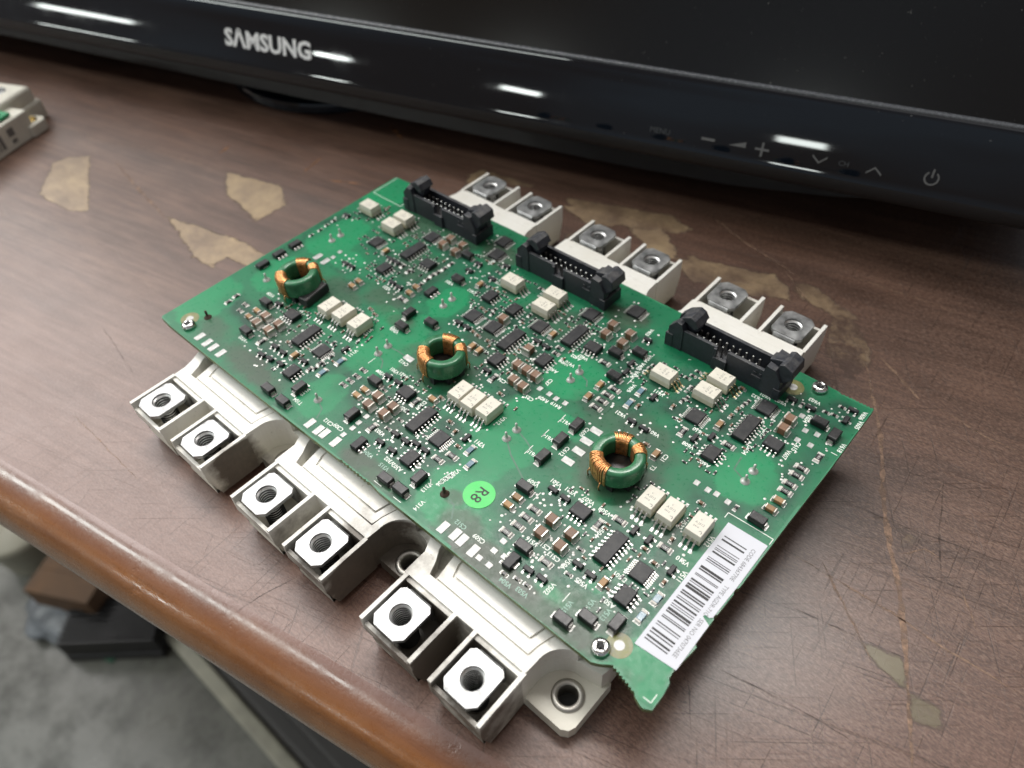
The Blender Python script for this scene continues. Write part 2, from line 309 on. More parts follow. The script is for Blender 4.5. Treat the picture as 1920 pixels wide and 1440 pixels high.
# ------------------------------------------------------------------ mesh builder (all input in millimetres)
class MB:
    def __init__(s): s.v = []; s.f = []; s.m = []; s.sm = []
    def add(s, vs, fs, mat=0, smooth=False):
        o = len(s.v); s.v += [tuple(p) for p in vs]
        for f in fs: s.f.append(tuple(i + o for i in f)); s.m.append(mat); s.sm.append(smooth)
        return s
    def box(s, x0, x1, y0, y1, z0, z1, mat=0, c=0.0, cb=0.0):
        """box; c = chamfer inset of the top, cb = inset of the bottom"""
        v = [(x0 + cb, y0 + cb, z0), (x1 - cb, y0 + cb, z0), (x1 - cb, y1 - cb, z0), (x0 + cb, y1 - cb, z0)]
        f = [(3, 2, 1, 0)]
        def ring(a, b): return [(a, a + 1, b + 1, b), (a + 1, a + 2, b + 2, b + 1), (a + 2, a + 3, b + 3, b + 2), (a + 3, a, b, b + 3)]
        k = 0
        if cb: v += [(x0, y0, z0 + cb), (x1, y0, z0 + cb), (x1, y1, z0 + cb), (x0, y1, z0 + cb)]; f += ring(k, k + 4); k += 4
        zt = z1 - c
        v += [(x0, y0, zt), (x1, y0, zt), (x1, y1, zt), (x0, y1, zt)]; f += ring(k, k + 4); k += 4
        if c: v += [(x0 + c, y0 + c, z1), (x1 - c, y0 + c, z1), (x1 - c, y1 - c, z1), (x0 + c, y1 - c, z1)]; f += ring(k, k + 4); k += 4
        f.append((k, k + 1, k + 2, k + 3))
        return s.add(v, f, mat)
    def prism(s, poly, z0, z1, mat=0, axis='z', sidemat=None):
        n = len(poly)
        def P(a, b, z): return (a, b, z) if axis == 'z' else ((z, a, b) if axis == 'x' else (a, z, b))
        v = [P(a, b, z0) for a, b in poly] + [P(a, b, z1) for a, b in poly]
        ar = sum(poly[i][0] * poly[(i + 1) % n][1] - poly[(i + 1) % n][0] * poly[i][1] for i in range(n))
        flip = (ar < 0) ^ (axis == 'y')
        caps = [tuple(reversed(range(n))), tuple(range(n, 2 * n))]; sd = [(i, (i + 1) % n, (i + 1) % n + n, i + n) for i in range(n)]
        if flip: caps = [tuple(reversed(f)) for f in caps]; sd = [tuple(reversed(f)) for f in sd]
        s.add(v, caps, mat)
        o = len(s.v) - 2 * n
        for f in sd: s.f.append(tuple(i + o for i in f)); s.m.append(mat if sidemat is None else sidemat); s.sm.append(False)
        return s
    def lathe(s, prof, cx=0, cy=0, seg=24, mat=0, smooth=True, a0=0, a1=2 * math.pi):
        full = abs(a1 - a0 - 2 * math.pi) < 1e-6; cnt = seg if full else seg + 1; k = len(prof)
        v = [(cx + r * math.cos(a0 + (a1 - a0) * i / seg), cy + r * math.sin(a0 + (a1 - a0) * i / seg), z) for i in range(cnt) for r, z in prof]
        f = []
        for i in range(seg):
            j = (i + 1) % cnt
            for q in range(k - 1): f.append((i * k + q, j * k + q, j * k + q + 1, i * k + q + 1))
        return s.add(v, f, mat, smooth)
    def disc(s, cx, cy, r, z, seg=20, mat=0, r2=None):
        r2 = r2 or r
        return s.add([(cx + r * math.cos(2 * math.pi * i / seg), cy + r2 * math.sin(2 * math.pi * i / seg), z) for i in range(seg)], [tuple(range(seg))], mat)
    def sheet(s, poly, z, mat=0):
        ar = sum(poly[i][0] * poly[(i + 1) % len(poly)][1] - poly[(i + 1) % len(poly)][0] * poly[i][1] for i in range(len(poly)))
        p = poly if ar > 0 else poly[::-1]
        return s.add([(a, b, z) for a, b in p], [tuple(range(len(p)))], mat)
    def tube(s, path, r, sides=6, mat=0, closed=False):
        pts = [Vector(p) for p in path]; n = len(pts); vs = []; prev = None
        for i, p in enumerate(pts):
            t = (pts[(i + 1) % n] - pts[i - 1]) if closed else (pts[min(i + 1, n - 1)] - pts[max(i - 1, 0)])
            t.normalize()
            if prev is None:
                a = Vector((0, 0, 1)) if abs(t.z) < 0.9 else Vector((1, 0, 0)); x = t.cross(a).normalized()
            else: x = (prev - t * prev.dot(t)).normalized()
            prev = x; y = t.cross(x)
            rr = r[i] if isinstance(r, (list, tuple)) else r
            for q in range(sides):
                a = 2 * math.pi * q / sides; vs.append(p + x * rr * math.cos(a) + y * rr * math.sin(a))
        f = []
        for i in range(n if closed else n - 1):
            j = (i + 1) % n
            for q in range(sides): f.append((i * sides + q, i * sides + (q + 1) % sides, j * sides + (q + 1) % sides, j * sides + q))
        if not closed: f += [tuple(reversed(range(sides))), tuple((n - 1) * sides + q for q in range(sides))]
        return s.add(vs, f, mat, True)
    def strip(s, path, w0, th, axis_dir, mat=0):
        """flat bent lead: path of points, constant width along axis_dir (unit), thickness ignored per point (offset down)"""
        a = Vector(axis_dir) * w0 / 2; vs = []; n = len(path)
        for i, p in enumerate(path):
            p = Vector(p); q = Vector(path[min(i + 1, n - 1)]) - Vector(path[max(i - 1, 0)]); q.normalize()
            nrm = q.cross(Vector(axis_dir)).normalized() * th / 2
            vs += [p - a - nrm, p + a - nrm, p + a + nrm, p - a + nrm]
        f = [(3, 2, 1, 0)]
        for i in range(n - 1):
            for k in range(4): f.append((i * 4 + k, i * 4 + (k + 1) % 4, i * 4 + 4 + (k + 1) % 4, i * 4 + 4 + k))
        e = (n - 1) * 4; f.append((e, e + 1, e + 2, e + 3))
        return s.add(vs, f, mat)
    def holed(s, poly, cx, cy, r, z0, z1, mat=0, seg=40):
        """flat plate with a round hole; poly must be star-shaped round the hole's centre"""
        angs = set(2 * math.pi * i / seg for i in range(seg))
        for a, b in poly: angs.add(math.atan2(b - cy, a - cx) % (2 * math.pi))
        angs = sorted(angs); out = []
        for t in angs:
            dx, dy = math.cos(t), math.sin(t); best = None
            for i in range(len(poly)):
                (ax, ay), (bx, by) = poly[i], poly[(i + 1) % len(poly)]
                ex, ey = bx - ax, by - ay; den = dx * ey - dy * ex
                if abs(den) < 1e-12: continue
                k = ((ax - cx) * ey - (ay - cy) * ex) / den; u = ((ax - cx) * dy - (ay - cy) * dx) / den
                if k > 0 and -1e-6 <= u <= 1 + 1e-6 and (best is None or k < best): best = k
            out.append((cx + dx * best, cy + dy * best))
        m_ = len(angs); inn = [(cx + r * math.cos(t), cy + r * math.sin(t)) for t in angs]
        v = [(a, b, z1) for a, b in out] + [(a, b, z1) for a, b in inn] + [(a, b, z0) for a, b in out] + [(a, b, z0) for a, b in inn]
        f = []
        for i in range(m_):
            j = (i + 1) % m_
            f += [(i, j, m_ + j, m_ + i), (2 * m_ + j, 2 * m_ + i, 3 * m_ + i, 3 * m_ + j), (2 * m_ + i, 2 * m_ + j, j, i), (m_ + i, m_ + j, 3 * m_ + j, 3 * m_ + i)]
        return s.add(v, f, mat)
    def mesh(s, name, mats):
        me = bpy.data.meshes.new(name)
        me.from_pydata([(x * MM, y * MM, z * MM) for x, y, z in s.v], [], s.f)
        for k in mats: me.materials.append(M[k])
        for p, mi, sm in zip(me.polygons, s.m, s.sm): p.material_index = mi; p.use_smooth = sm
        me.validate(); me.update(); return me

def obj(name, me, parent=None, loc=(0, 0, 0), rz=0.0, bevel=0.0, segs=2, **props):
    o = bpy.data.objects.new(name, me); col.objects.link(o)
    o.parent = parent; o.location = Vector(loc) * MM; o.rotation_euler = (0, 0, rz)
    if bevel:
        b = o.modifiers.new('bevel', 'BEVEL'); b.width = bevel * MM; b.segments = segs; b.limit_method = 'ANGLE'; b.angle_limit = R(40); b.harden_normals = False
    for k, v in props.items(): o[k] = v
    return o
def thing(name, label, category, loc=(0, 0, 0), rz=0.0, group=None):
    o = bpy.data.objects.new(name, None); col.objects.link(o); o.location = Vector(loc) * MM; o.rotation_euler = (0, 0, rz)
    o.empty_display_size = 0.01; o['label'] = label; o['category'] = category
    if group: o['group'] = group
    return o
_tc = {}
def text_mesh(txt, size, mat, bold=0.0, xs=1.0, align='CENTER'):
    k = (txt, size, mat, bold, xs, align)
    if k in _tc: return _tc[k]
    c = bpy.data.curves.new('txt', 'FONT'); c.body = txt; c.size = size * MM; c.align_x = align; c.align_y = 'CENTER'; c.offset = bold * MM; c.resolution_u = 2
    o = bpy.data.objects.new('txt', c); col.objects.link(o)
    bpy.context.view_layer.update()
    me = bpy.data.meshes.new_from_object(o.evaluated_get(bpy.context.evaluated_depsgraph_get()))
    bpy.data.objects.remove(o); bpy.data.curves.remove(c)
    me.name = 'lettering'
    if xs != 1.0:
        for v in me.vertices: v.co.x *= xs
    me.materials.clear(); me.materials.append(M[mat]); _tc[k] = me
    return me

# ================================================================== THE SETTING
# desk: flat worn top, half-round front edge running at 11.6 degrees, 28 mm thick
ca, sa = math.cos(DA), math.sin(DA)
def dk(s_, d_): return (s_ * ca - d_ * sa, s_ * sa + d_ * ca - 62.0 * 1.0)   # s along the edge, d back from it
desk = MB()
desk.add([(*dk(-900, 0), 0), (*dk(520, 0), 0), (*dk(520, 760), 0), (*dk(-900, 760), 0)], [(0, 1, 2, 3)], 0)
desk_o = obj('desk', desk.mesh('desk', ['desk_veneer']), kind='structure')
edge = MB(); K = 18; RAD = 13.5; SEGS = 400
EP = [(0, 0), (-1.5, -0.16), (-3, -0.56), (-4.5, -1.12), (-6, -1.85), (-7.5, -2.85), (-9, -4.2), (-10.5, -6.1), (-11.8, -8.6), (-12.8, -11.6), (-13.3, -15), (-13.2, -18.5), (-12.2, -22), (-10, -24.9), (-6, -26.7), (0, -27)]
K = len(EP) - 1; ev = []
for i in range(SEGS + 1):
    s_ = -900 + 1420 * i / SEGS
    for d_, z_ in EP: ev.append((*dk(s_, d_ + 0.25 * mnoise.noise(Vector((s_ * 0.03, z_ * 0.2, 0))) * (d_ < -0.5)), z_))
ef = [(i * (K + 1) + q, i * (K + 1) + q + 1, (i + 1) * (K + 1) + q + 1, (i + 1) * (K + 1) + q) for i in range(SEGS) for q in range(K)]
edge.add(ev, ef, 0, True)
edge.add([(*dk(-900, 0), -27), (*dk(520, 0), -27), (*dk(520, 760), -27), (*dk(-900, 760), -27)], [(3, 2, 1, 0)], 0)
obj('front_edge', edge.mesh('front_edge', ['desk_edge_wood']), desk_o)
# scraps of brown tape and bare patches stuck to the desk top
def ragged(poly, amp=0.7, step=3.0):
    out = []
    for i, (ax, ay) in enumerate(poly):
        bx, by = poly[(i + 1) % len(poly)]; L = math.hypot(bx - ax, by - ay); k = max(1, int(L / step))
        for j in range(k):
            t = j / k; out.append((ax + (bx - ax) * t + random.uniform(-amp, amp) * (j > 0), ay + (by - ay) * t + random.uniform(-amp, amp) * (j > 0)))
    return out
PATCH = [('tape_tan', [(-172, 42), (-164.6, 48.9), (-119.7, 24.9), (-124.4, 19.6), (-151.5, 16.6), (-173.8, 34.6)]),
 ('tape_tan', [(-96.5, 82.9), (-64.4, 91.5), (-50.6, 83.3), (-51, 67.7), (-67.1, 70.6), (-79.4, 71.8)]),
 ('tape_tan', [(-86, 45.2), (-41.6, 55.6), (-20.6, 56.1), (-23.3, 47.3), (-40, 45), (-38, 37), (-50.2, 36)]),
 ('tape_tan', [(82.4, 161.5), (89.9, 169.7), (102.1, 161.1), (96.3, 156.5)]),
 ('tape_olive', [(226.5, 55), (236.9, 57.9), (240.6, 50.4), (232.9, 51.5)]),
 ('tape_olive', [(241.4, 50.2), (248.5, 51.3), (250.3, 46.5), (244.1, 44.4)]),
 ('tape_tan', [(46, 158), (60, 168), (84, 176), (90, 165), (75, 162), (66, 154)]),
 ('tape_tan', [(-3, 152), (9, 153), (5.7, 139.6)]),
 ('tape_tan', [(104, 157), (120, 165), (146, 169), (152, 162), (139, 156), (118, 149)]),
 ('tape_tan', [(165.5, 168), (177, 164), (188, 151), (185, 139), (174.6, 144)]),
 ('tape_tan', [(60, 145), (76, 149), (80, 140), (66, 136)]),
 ('tape_tan', [(44.6, 163.2), (64.2, 171.6), (88.2, 180.2), (100.2, 177.7), (97.1, 170.6), (76.4, 166.3), (58.2, 157.0)]),
 ('tape_tan', [(79.6, 161.7), (89.5, 170.3), (102.6, 161.4), (105.4, 155.0), (93.8, 154.6)]),
 ('tape_tan', [(108.1, 161.4), (122.9, 164.5), (139.6, 171.5), (146.5, 166.9), (134.9, 159.7), (120.0, 153.9)]),
 ('tape_tan', [(146.6, 172.9), (157.9, 173.9), (175.3, 167.2), (166.8, 164.1), (153.9, 165.0)]),
 ('tape_tan', [(-3.4, 149.1), (-0.3, 158.2), (15.6, 160.7), (27.5, 161.7), (12.7, 153.1)]),
 ('tape_tan', [(223.2, 92.8), (214.3, 92.2), (219.9, 93.4), (226.1, 93.0), (224.1, 87.0)])]
gx0, gx1, gy0, gy1, gs = -300.0, 290.0, -70.0, 235.0, 1.25
nx_, ny_ = int((gx1 - gx0) / gs) + 1, int((gy1 - gy0) / gs) + 1
torn = [0.0] * (nx_ * ny_); olive = [0.0] * (nx_ * ny_)
def pdist(poly, x, y):
    ins = False; best = 1e9; m_ = len(poly); j = m_ - 1
    for i in range(m_):
        (ax, ay), (bx, by) = poly[j], poly[i]
        if (by > y) != (ay > y) and x < (ax - bx) * (y - by) / (ay - by) + bx: ins = not ins
        ex, ey = bx - ax, by - ay; t = max(0, min(1, ((x - ax) * ex + (y - ay) * ey) / (ex * ex + ey * ey + 1e-9)))
        best = min(best, math.hypot(x - ax - ex * t, y - ay - ey * t)); j = i
    return best if ins else -best
fade = [0.0] * (nx_ * ny_)
FADE = [0.95, 1.05, 1.0, 0.98, 1.05, 1.0, 0.85, 0.9, 0.8, 0.55, 0.7, 0.85, 1.0, 0.85, 0.75, 0.8, 0.6]
for ip, (mk, poly) in enumerate(PATCH):
    xs_ = [p[0] for p in poly]; ys_ = [p[1] for p in poly]
    for i in range(max(0, int((min(xs_) - 6 - gx0) / gs)), min(nx_, int((max(xs_) + 6 - gx0) / gs) + 1)):
        for j in range(max(0, int((min(ys_) - 6 - gy0) / gs)), min(ny_, int((max(ys_) + 6 - gy0) / gs) + 1)):
            v = max(0.0, min(1.0, 0.5 + pdist(poly, gx0 + i * gs, gy0 + j * gs) / 7.0))
            if v > torn[i * ny_ + j]: torn[i * ny_ + j] = v; olive[i * ny_ + j] = 1.0 if mk == 'tape_olive' else 0.0; fade[i * ny_ + j] = FADE[ip]
# the desk's surface sheet carries them; it is clipped to the flat part of the top
gv = [((gx0 + i * gs) * MM, (gy0 + j * gs) * MM, 0.012 * MM) for i in range(nx_) for j in range(ny_)]
def on_top(i, j):
    x, y = gx0 + i * gs, gy0 + j * gs + 62.0
    return -x * sa + y * ca > 0.3
ok_ = [[on_top(i, j) for j in range(ny_)] for i in range(nx_)]
gf = [(i * ny_ + j, (i + 1) * ny_ + j, (i + 1) * ny_ + j + 1, i * ny_ + j + 1) for i in range(nx_ - 1) for j in range(ny_ - 1) if ok_[i][j] and ok_[i + 1][j]]
me = bpy.data.meshes.new('desk_surface'); me.from_pydata(gv, [], gf); me.materials.append(M['desk_veneer'])
for nm, arr in (('torn', torn), ('olive', olive), ('fade', fade)):
    at = me.attributes.new(nm, 'FLOAT', 'POINT'); at.data.foreach_set('value', arr)
obj('desk_surface', me, desk_o)
def scratch(path, w, mk):
    pts = []
    for i in range(len(path) - 1):
        (ax, ay), (bx, by) = path[i], path[i + 1]; k = max(2, int(math.hypot(bx - ax, by - ay) / 2.0))
        for j in range(k): t = j / k; pts.append((ax + (bx - ax) * t + random.gauss(0, 0.12), ay + (by - ay) * t + random.gauss(0, 0.12)))
    pts.append(path[-1]); n_ = len(pts); L = []; Rr = []
    for i, (x, y) in enumerate(pts):
        dx, dy = pts[min(i + 1, n_ - 1)][0] - pts[max(i - 1, 0)][0], pts[min(i + 1, n_ - 1)][1] - pts[max(i - 1, 0)][1]; l = math.hypot(dx, dy) or 1
        ww = w * 0.5 * (0.15 + 0.85 * math.sin(math.pi * min(1, max(0, i / (n_ - 1)))) ** 0.6) * random.uniform(0.45, 1.25)
        L.append((x - dy / l * ww, y + dx / l * ww, 0.05)); Rr.append((x + dy / l * ww, y - dx / l * ww, 0.05))
    b = MB(); b.add(L + Rr, [(n_ + i, n_ + i + 1, i + 1, i) for i in range(n_ - 1)])
    obj('scratch', b.mesh('scratch', [mk]), desk_o)
SCR = [('scratch_tan', 1.3, [(185.2, 150.4), (194.9, 134.9), (202.4, 122.9), (208.8, 110.3), (212.2, 101.9), (221.4, 86.0), (228.9, 74.3), (234.2, 64.3), (240.8, 50.7), (248.5, 34.3)]), ('scratch_tan', 0.5, [(197.8, 67.1), (210.2, 66.9), (229.3, 67.4), (242.3, 66.5), (261.9, 66.9)]), ('scratch_tan', 0.9, [(189.3, 153.8), (195.3, 150.5), (206.6, 143.5)]), ('scratch_tan', 0.5, [(224.8, 85.4), (229.0, 91.1), (232.7, 90.9)]), ('scratch_dark', 0.4, [(206.9, 51.8), (224.9, 55.5), (237.5, 58.0)]), ('scratch_dark', 0.4, [(200.0, 25.2), (223.5, 29.9), (242.2, 31.8)]), ('scratch_dark', 0.35, [(224.3, 82.9), (235.4, 83.8), (246.2, 87.9)]), ('scratch_tan', 0.6, [(209.1, 70.1), (223.7, 58.2), (232.7, 50.4)]), ('scratch_dark', 0.4, [(224.2, 117.2), (229.8, 98.4), (236.5, 82.8)]), ('scratch_tan', 0.5, [(240.2, 85.8), (247.5, 76.6)]), ('scratch_dark', 0.35, [(198.5, 20.4), (206.6, 9.0)]), ('chip_orange', 1.6, [(-113.8, 90.3), (-114.2, 93.6), (-116.0, 98.6)]), ('chip_orange', 1.4, [(-66.3, 105.9), (-67.7, 111.7), (-69.6, 118.7)]), ('chip_orange', 1.0, [(-50.3, 108.9), (-44.2, 111.8), (-36.9, 115.2)]), ('chip_orange', 2.2, [(-65.3, 159.8), (-58.0, 157.4), (-50.2, 154.2)]), ('scratch_tan', 0.6, [(-49.2, 155.0), (-22.1, 161.1)]), ('scratch_tan', 1.0, [(-149.4, 54.2), (-116.9, 48.6), (-86.0, 44.1)]), ('scratch_tan', 0.4, [(-195.4, 53.6), (-139.2, 73.0), (-98.1, 82.9)]), ('scratch_tan', 0.5, [(141.2, 176.8), (155.4, 166.2), (164.6, 162.3)]), ('scratch_tan', 0.5, [(99.4, 191.3), (119.1, 183.2), (148.2, 176.2)]), ('scratch_tan', 0.4, [(163.6, 188.3), (186.6, 191.0), (201.5, 191.7)]), ('scratch_dark', 0.5, [(97.5, -44.7), (99.0, -35.3), (101.9, -26.5)]), ('scratch_dark', 0.3, [(78.6, -8.5), (95.2, -9.5)]), ('scratch_tan', 0.3, [(-5.6, -38.7), (36.1, -38.5)]), ('scratch_dark', 0.3, [(-41.7, -9.9), (-8.3, -15.3)]), ('scratch_dark', 0.35, [(201.9, 91.4), (222.5, 94.5), (248.5, 101.1)]), ('scratch_dark', 0.35, [(200.7, 108.0), (223.0, 116.2), (243.0, 118.4)]), ('scratch_tan', 0.35, [(210.7, 143.9), (228.0, 141.1), (238.2, 141.6)])]
for mk, w, path in SCR: scratch(path, w * 1.3, mk)

# floor far below the desk edge, out of focus, with the things lying on it
fl = MB(); fl.add([(-6000, -4000, -720), (3000, -4000, -720), (3000, 3000, -720), (-6000, 3000, -720)], [(0, 1, 2, 3)])
obj('floor', fl.mesh('floor', ['floor_concrete']), kind='structure')

def fbox(name, label, cat, mats, prims, loc, rz, bevel=6):
    b = MB()
    for p in prims: b.box(*p)
    o = obj(name, b.mesh(name, mats), None, loc, rz, bevel); o['label'] = label; o['category'] = cat; return o
# pale strip (skirting) and the dark cabinet that stands beside it under the desk
p0, p1 = (-390,-57), (-172,-55)
L_ = math.hypot(p1[0] - p0[0], p1[1] - p0[1]); A_ = math.atan2(p1[1] - p0[1], p1[0] - p0[0])
fbox('floor_strip', 'pale beige strip lying along the floor beside the dark cabinet', 'strip', ['strip_pale'], [(-60, L_ + 400, -9, 9, 0, 14, 0, 2)], (p0[0], p0[1], -720), A_, 2)
cb = thing('cabinet', 'dark grey cabinet side under the desk edge', 'cabinet', (p0[0], p0[1], -720), A_)
obj('side_panel', MB().box(-40, L_ + 400, 12, 420, 0, 30, 0, 3).mesh('side_panel', ['cabinet_grey']), cb, bevel=3)
obj('plinth', MB().box(-20, L_ + 380, 30, 400, 28, 46, 0, 3).mesh('plinth', ['cabinet_grey']), cb, bevel=3)

def carton(loc, rz):
    t = thing('carton', 'open brown cardboard carton on the floor at the far left', 'carton', loc, rz)
    for x0, x1, y0, y1 in ((-45, 45, -32, -30), (-45, 45, 30, 32), (-45, -43, -30, 30), (43, 45, -30, 30)): obj('carton_wall', MB().box(x0, x1, y0, y1, 0, 70).mesh('carton_wall', ['carton']), t)
    obj('carton_floor', MB().box(-43, 43, -30, 30, 0, 3).mesh('carton_floor', ['carton']), t)
    obj('flap', MB().box(-45, 45, -32, 0, 70.2, 72).mesh('flap', ['carton']), t)
    obj('flap', MB().box(-45, 45, 0.6, 32, 70.2, 72).mesh('flap', ['carton']), t)
carton((-539, -99, -720), 0.5)
def lump(name, label, cat, mat, loc, sx, sy, sz, seed):
    bm = bmesh.new(); bmesh.ops.create_icosphere(bm, subdivisions=4, radius=1.0)
    for v in bm.verts:
        k = 1 + 0.35 * mnoise.noise(v.co * 1.6 + Vector((seed, 0, 0))) + 0.15 * mnoise.noise(v.co * 4 + Vector((seed, 5, 0)))
        v.co = Vector((v.co.x * sx * k, v.co.y * sy * k, max(-0.55, v.co.z) * sz * k + 0.55 * sz)) * MM
    me = bpy.data.meshes.new(name); bm.to_mesh(me); bm.free(); me.materials.append(M[mat])
    for p in me.polygons: p.use_smooth = True
    o = obj(name, me, None, loc, 0); o['label'] = label; o['category'] = cat
lump('plastic_bag', 'crumpled pale blue plastic bag beside the carton on the floor', 'bag', 'bag_blue', (-553, -137, -720), 58, 36, 22, 1.0)
t = thing('heat_sink', 'black finned heat sink lying on the floor beside the plastic bag', 'heat sink', (-462, -96, -720), 0.75)
obj('sink_base', MB().box(-60, 60, -32, 32, 0, 14, 0, 2).mesh('sink_base', ['bin_black']), t)
for i in range(9): obj('fin', MB().box(-60, 60, -30 + i * 7, -27 + i * 7, 13, 46, 0, 0.5).mesh('fin', ['bin_black']), t)
fbox('scrap_board', 'narrow green scrap circuit board on the floor below the bag', 'circuit board', ['scrap_green', 'cap_tan'], [(-60, 60, -16, 16, 0, 3), (-40, -20, -8, 8, 3, 12, 1), (5, 30, -10, 4, 3, 9, 1)], (-503, -133, -720), 0.35, 0.5)
t = thing('tub', 'round beige plastic tub on the floor at the far left under the desk edge', 'tub', (-673, -117, -720), 0)
obj('tub_wall', MB().lathe([(36, 0), (44, 60), (48, 62), (49, 66), (45, 68), (42, 64), (34, 6), (0, 6)], 0, 0, 40).mesh('tub_wall', ['chair_beige']), t)
obj('lid', MB().lathe([(49, 64), (50, 70), (46, 74), (0, 76)], 0, 0, 40).mesh('lid', ['chair_beige']), t)


# ================================================================== TELEVISION
TVA = R(15.994); TVT = R(17)
tv = thing('television', 'large black glossy television leaning back behind the circuit board', 'television', (0, 152.9, 25), TVA)
tv.rotation_euler = (-TVT, 0, TVA); tv.rotation_mode = 'XYZ'
# local frame: x along the screen, z up the tilted face, y into the set
def tvpart(name, b, mats, bevel=0.0): return obj(name, b.mesh(name, mats), tv, bevel=bevel)
S0, S1_ = -460, 330
def ext(profile, s0, s1, mat=0, nseg=40, bow=0.0):
    b = MB(); k = len(profile); v = []
    for i in range(nseg + 1):
        s_ = s0 + (s1 - s0) * i / nseg
        for y, z in profile: v.append((s_, y, z))
    f = [(i * k + q, (i + 1) * k + q, (i + 1) * k + q + 1, i * k + q + 1) for i in range(nseg) for q in range(k - 1)]
    return b.add(v, f, mat, True)
prof = [(38, 3.0), (12, 1.0)] + [(6 - 6 * math.sin(R(a)) * 1.0, 6 - 6 * math.cos(R(a))) for a in range(0, 91, 15)]
prof = [(38, 3.0), (14, 0.4)] + [(7 - 7 * math.sin(R(a)), 7 - 7 * math.cos(R(a))) for a in range(0, 86, 12)]
prof += [(0.16, 7.6), (0.05, 9), (-0.05, 12), (-0.15, 15), (-0.2, 18), (-0.15, 22), (0.0, 26), (0.35, 30), (1.0, 32.4), (1.6, 32.9)]
tvpart('bezel', ext(prof[9:], S0, S1_), ['tv_gloss'])
tvpart('lower_lip', ext(prof[:10], S0, S1_), ['tv_matte'])
tvpart('bezel_rim', ext([(1.2, 32.5), (0.9, 33.0), (1.3, 33.6), (2.6, 33.9)], S0, S1_), ['tv_rim'])
b = MB(); b.add([(S0, 2.6, 33.8), (S1_, 2.6, 33.8), (S1_, 2.6, 480), (S0, 2.6, 480)], [(0, 1, 2, 3)])
tvpart('screen', b, ['tv_screen'])
tvpart('back_case_shade_block', MB().box(S0, S1_, 8, 40, 10, 480, 0, 3).prism([(-440, 430), (-440, -8), (60, -11), (110, -10), (150, -6.5), (185, -1), (215, 7), (235, 20), (235, 430)], 24, 130, axis='y'), ['tv_matte'])  # lower bulge added to block light and darken the space beneath
b = MB(); b.prism([(-120 + 62 * math.cos(2 * math.pi * i / 48), 78 + 56 * math.sin(2 * math.pi * i / 48)) for i in range(48)], 0, 6)
stand = obj('stand_base', b.mesh('stand_base', ['tv_gloss']), tv, bevel=1.5)
stand.matrix_parent_inverse = (Matrix.Translation(Vector((0, 152.9, 25)) * MM) @ Matrix.Rotation(TVA, 4, 'Z') @ Matrix.Rotation(-TVT, 4, 'X')).inverted()
stand.location = Vector((-23, 110, 0.1)) * MM
b = MB(); b.box(-150, -90, 34, 60, -24, 40, 0, 2)
tvpart('stand_neck', b, ['tv_matte'])
def face(name, me, s_, t_, mat=None, yoff=-0.28):
    o = bpy.data.objects.new(name, me); col.objects.link(o); o.parent = tv
    o.location = Vector((s_, yoff, t_)) * MM; o.rotation_euler = (R(90), 0, 0); return o
lm = text_mesh('S\u039bMSUNG', 10.6, 'logo_white', 0.37, 1.0)
xs_ = [v.co.x for v in lm.vertices]; ys_ = [v.co.y for v in lm.vertices]
kx = 50.5 * MM / (max(xs_) - min(xs_)); ky = 8.4 * MM / (max(ys_) - min(ys_)); mx = (max(xs_) + min(xs_)) / 2; my = (max(ys_) + min(ys_)) / 2
for v in lm.vertices: v.co.x = (v.co.x - mx) * kx; v.co.y = (v.co.y - my) * ky
face('brand_lettering', lm, -108.5, 18.2, yoff=-0.5)
face('menu_lettering', text_mesh('MENU', 3.0, 'icon_dim'), 83.1, 11.7)
face('minus_symbol', MB().sheet([(-2.6, -0.5), (2.6, -0.5), (2.6, 0.5), (-2.6, 0.5)], 0).mesh('minus', ['icon_grey']), 102.1, 11.9)
face('volume_symbol', MB().sheet([(-3.2, -0.8), (3.2, -0.8), (3.2, 1.3)], 0).mesh('wedge', ['icon_grey']), 113.2, 12.1)
face('plus_symbol', MB().sheet([(-2.6, -0.4), (-0.4, -0.4), (-0.4, -2.6), (0.4, -2.6), (0.4, -0.4), (2.6, -0.4), (2.6, 0.4), (0.4, 0.4), (0.4, 2.6), (-0.4, 2.6), (-0.4, 0.4), (-2.6, 0.4)], 0).mesh('plus', ['icon_grey']), 122.5, 11.8)
chev = [(-2.6, 1.2), (0, -1.0), (2.6, 1.2), (2.6, 1.9), (0, -0.3), (-2.6, 1.9)]
face('channel_down_symbol', MB().sheet(chev, 0).mesh('chevron', ['icon_grey']), 143.1, 11.6)
face('channel_lettering', text_mesh('CH', 2.6, 'icon_dim'), 151.6, 12.1)
face('channel_up_symbol', MB().sheet([(a, -b_) for a, b_ in chev], 0).mesh('chevron', ['icon_grey']), 162.2, 12.1)
b = MB(); arc = []
for i in range(25):
    a = R(125 + 290 * i / 24); arc.append((2.5 * math.cos(a), 2.5 * math.sin(a)))
for i in range(25):
    a = R(415 - 290 * i / 24); arc.append((1.9 * math.cos(a), 1.9 * math.sin(a)))
for i in range(24): b.sheet([arc[i], arc[i + 1], arc[48 - i], arc[49 - i]], 0)
b.sheet([(-0.33, 0.2), (0.33, 0.2), (0.33, 3.2), (-0.33, 3.2)], 0)
face('power_symbol', b.mesh('power_symbol', ['icon_grey']), 180.7, 12.7)

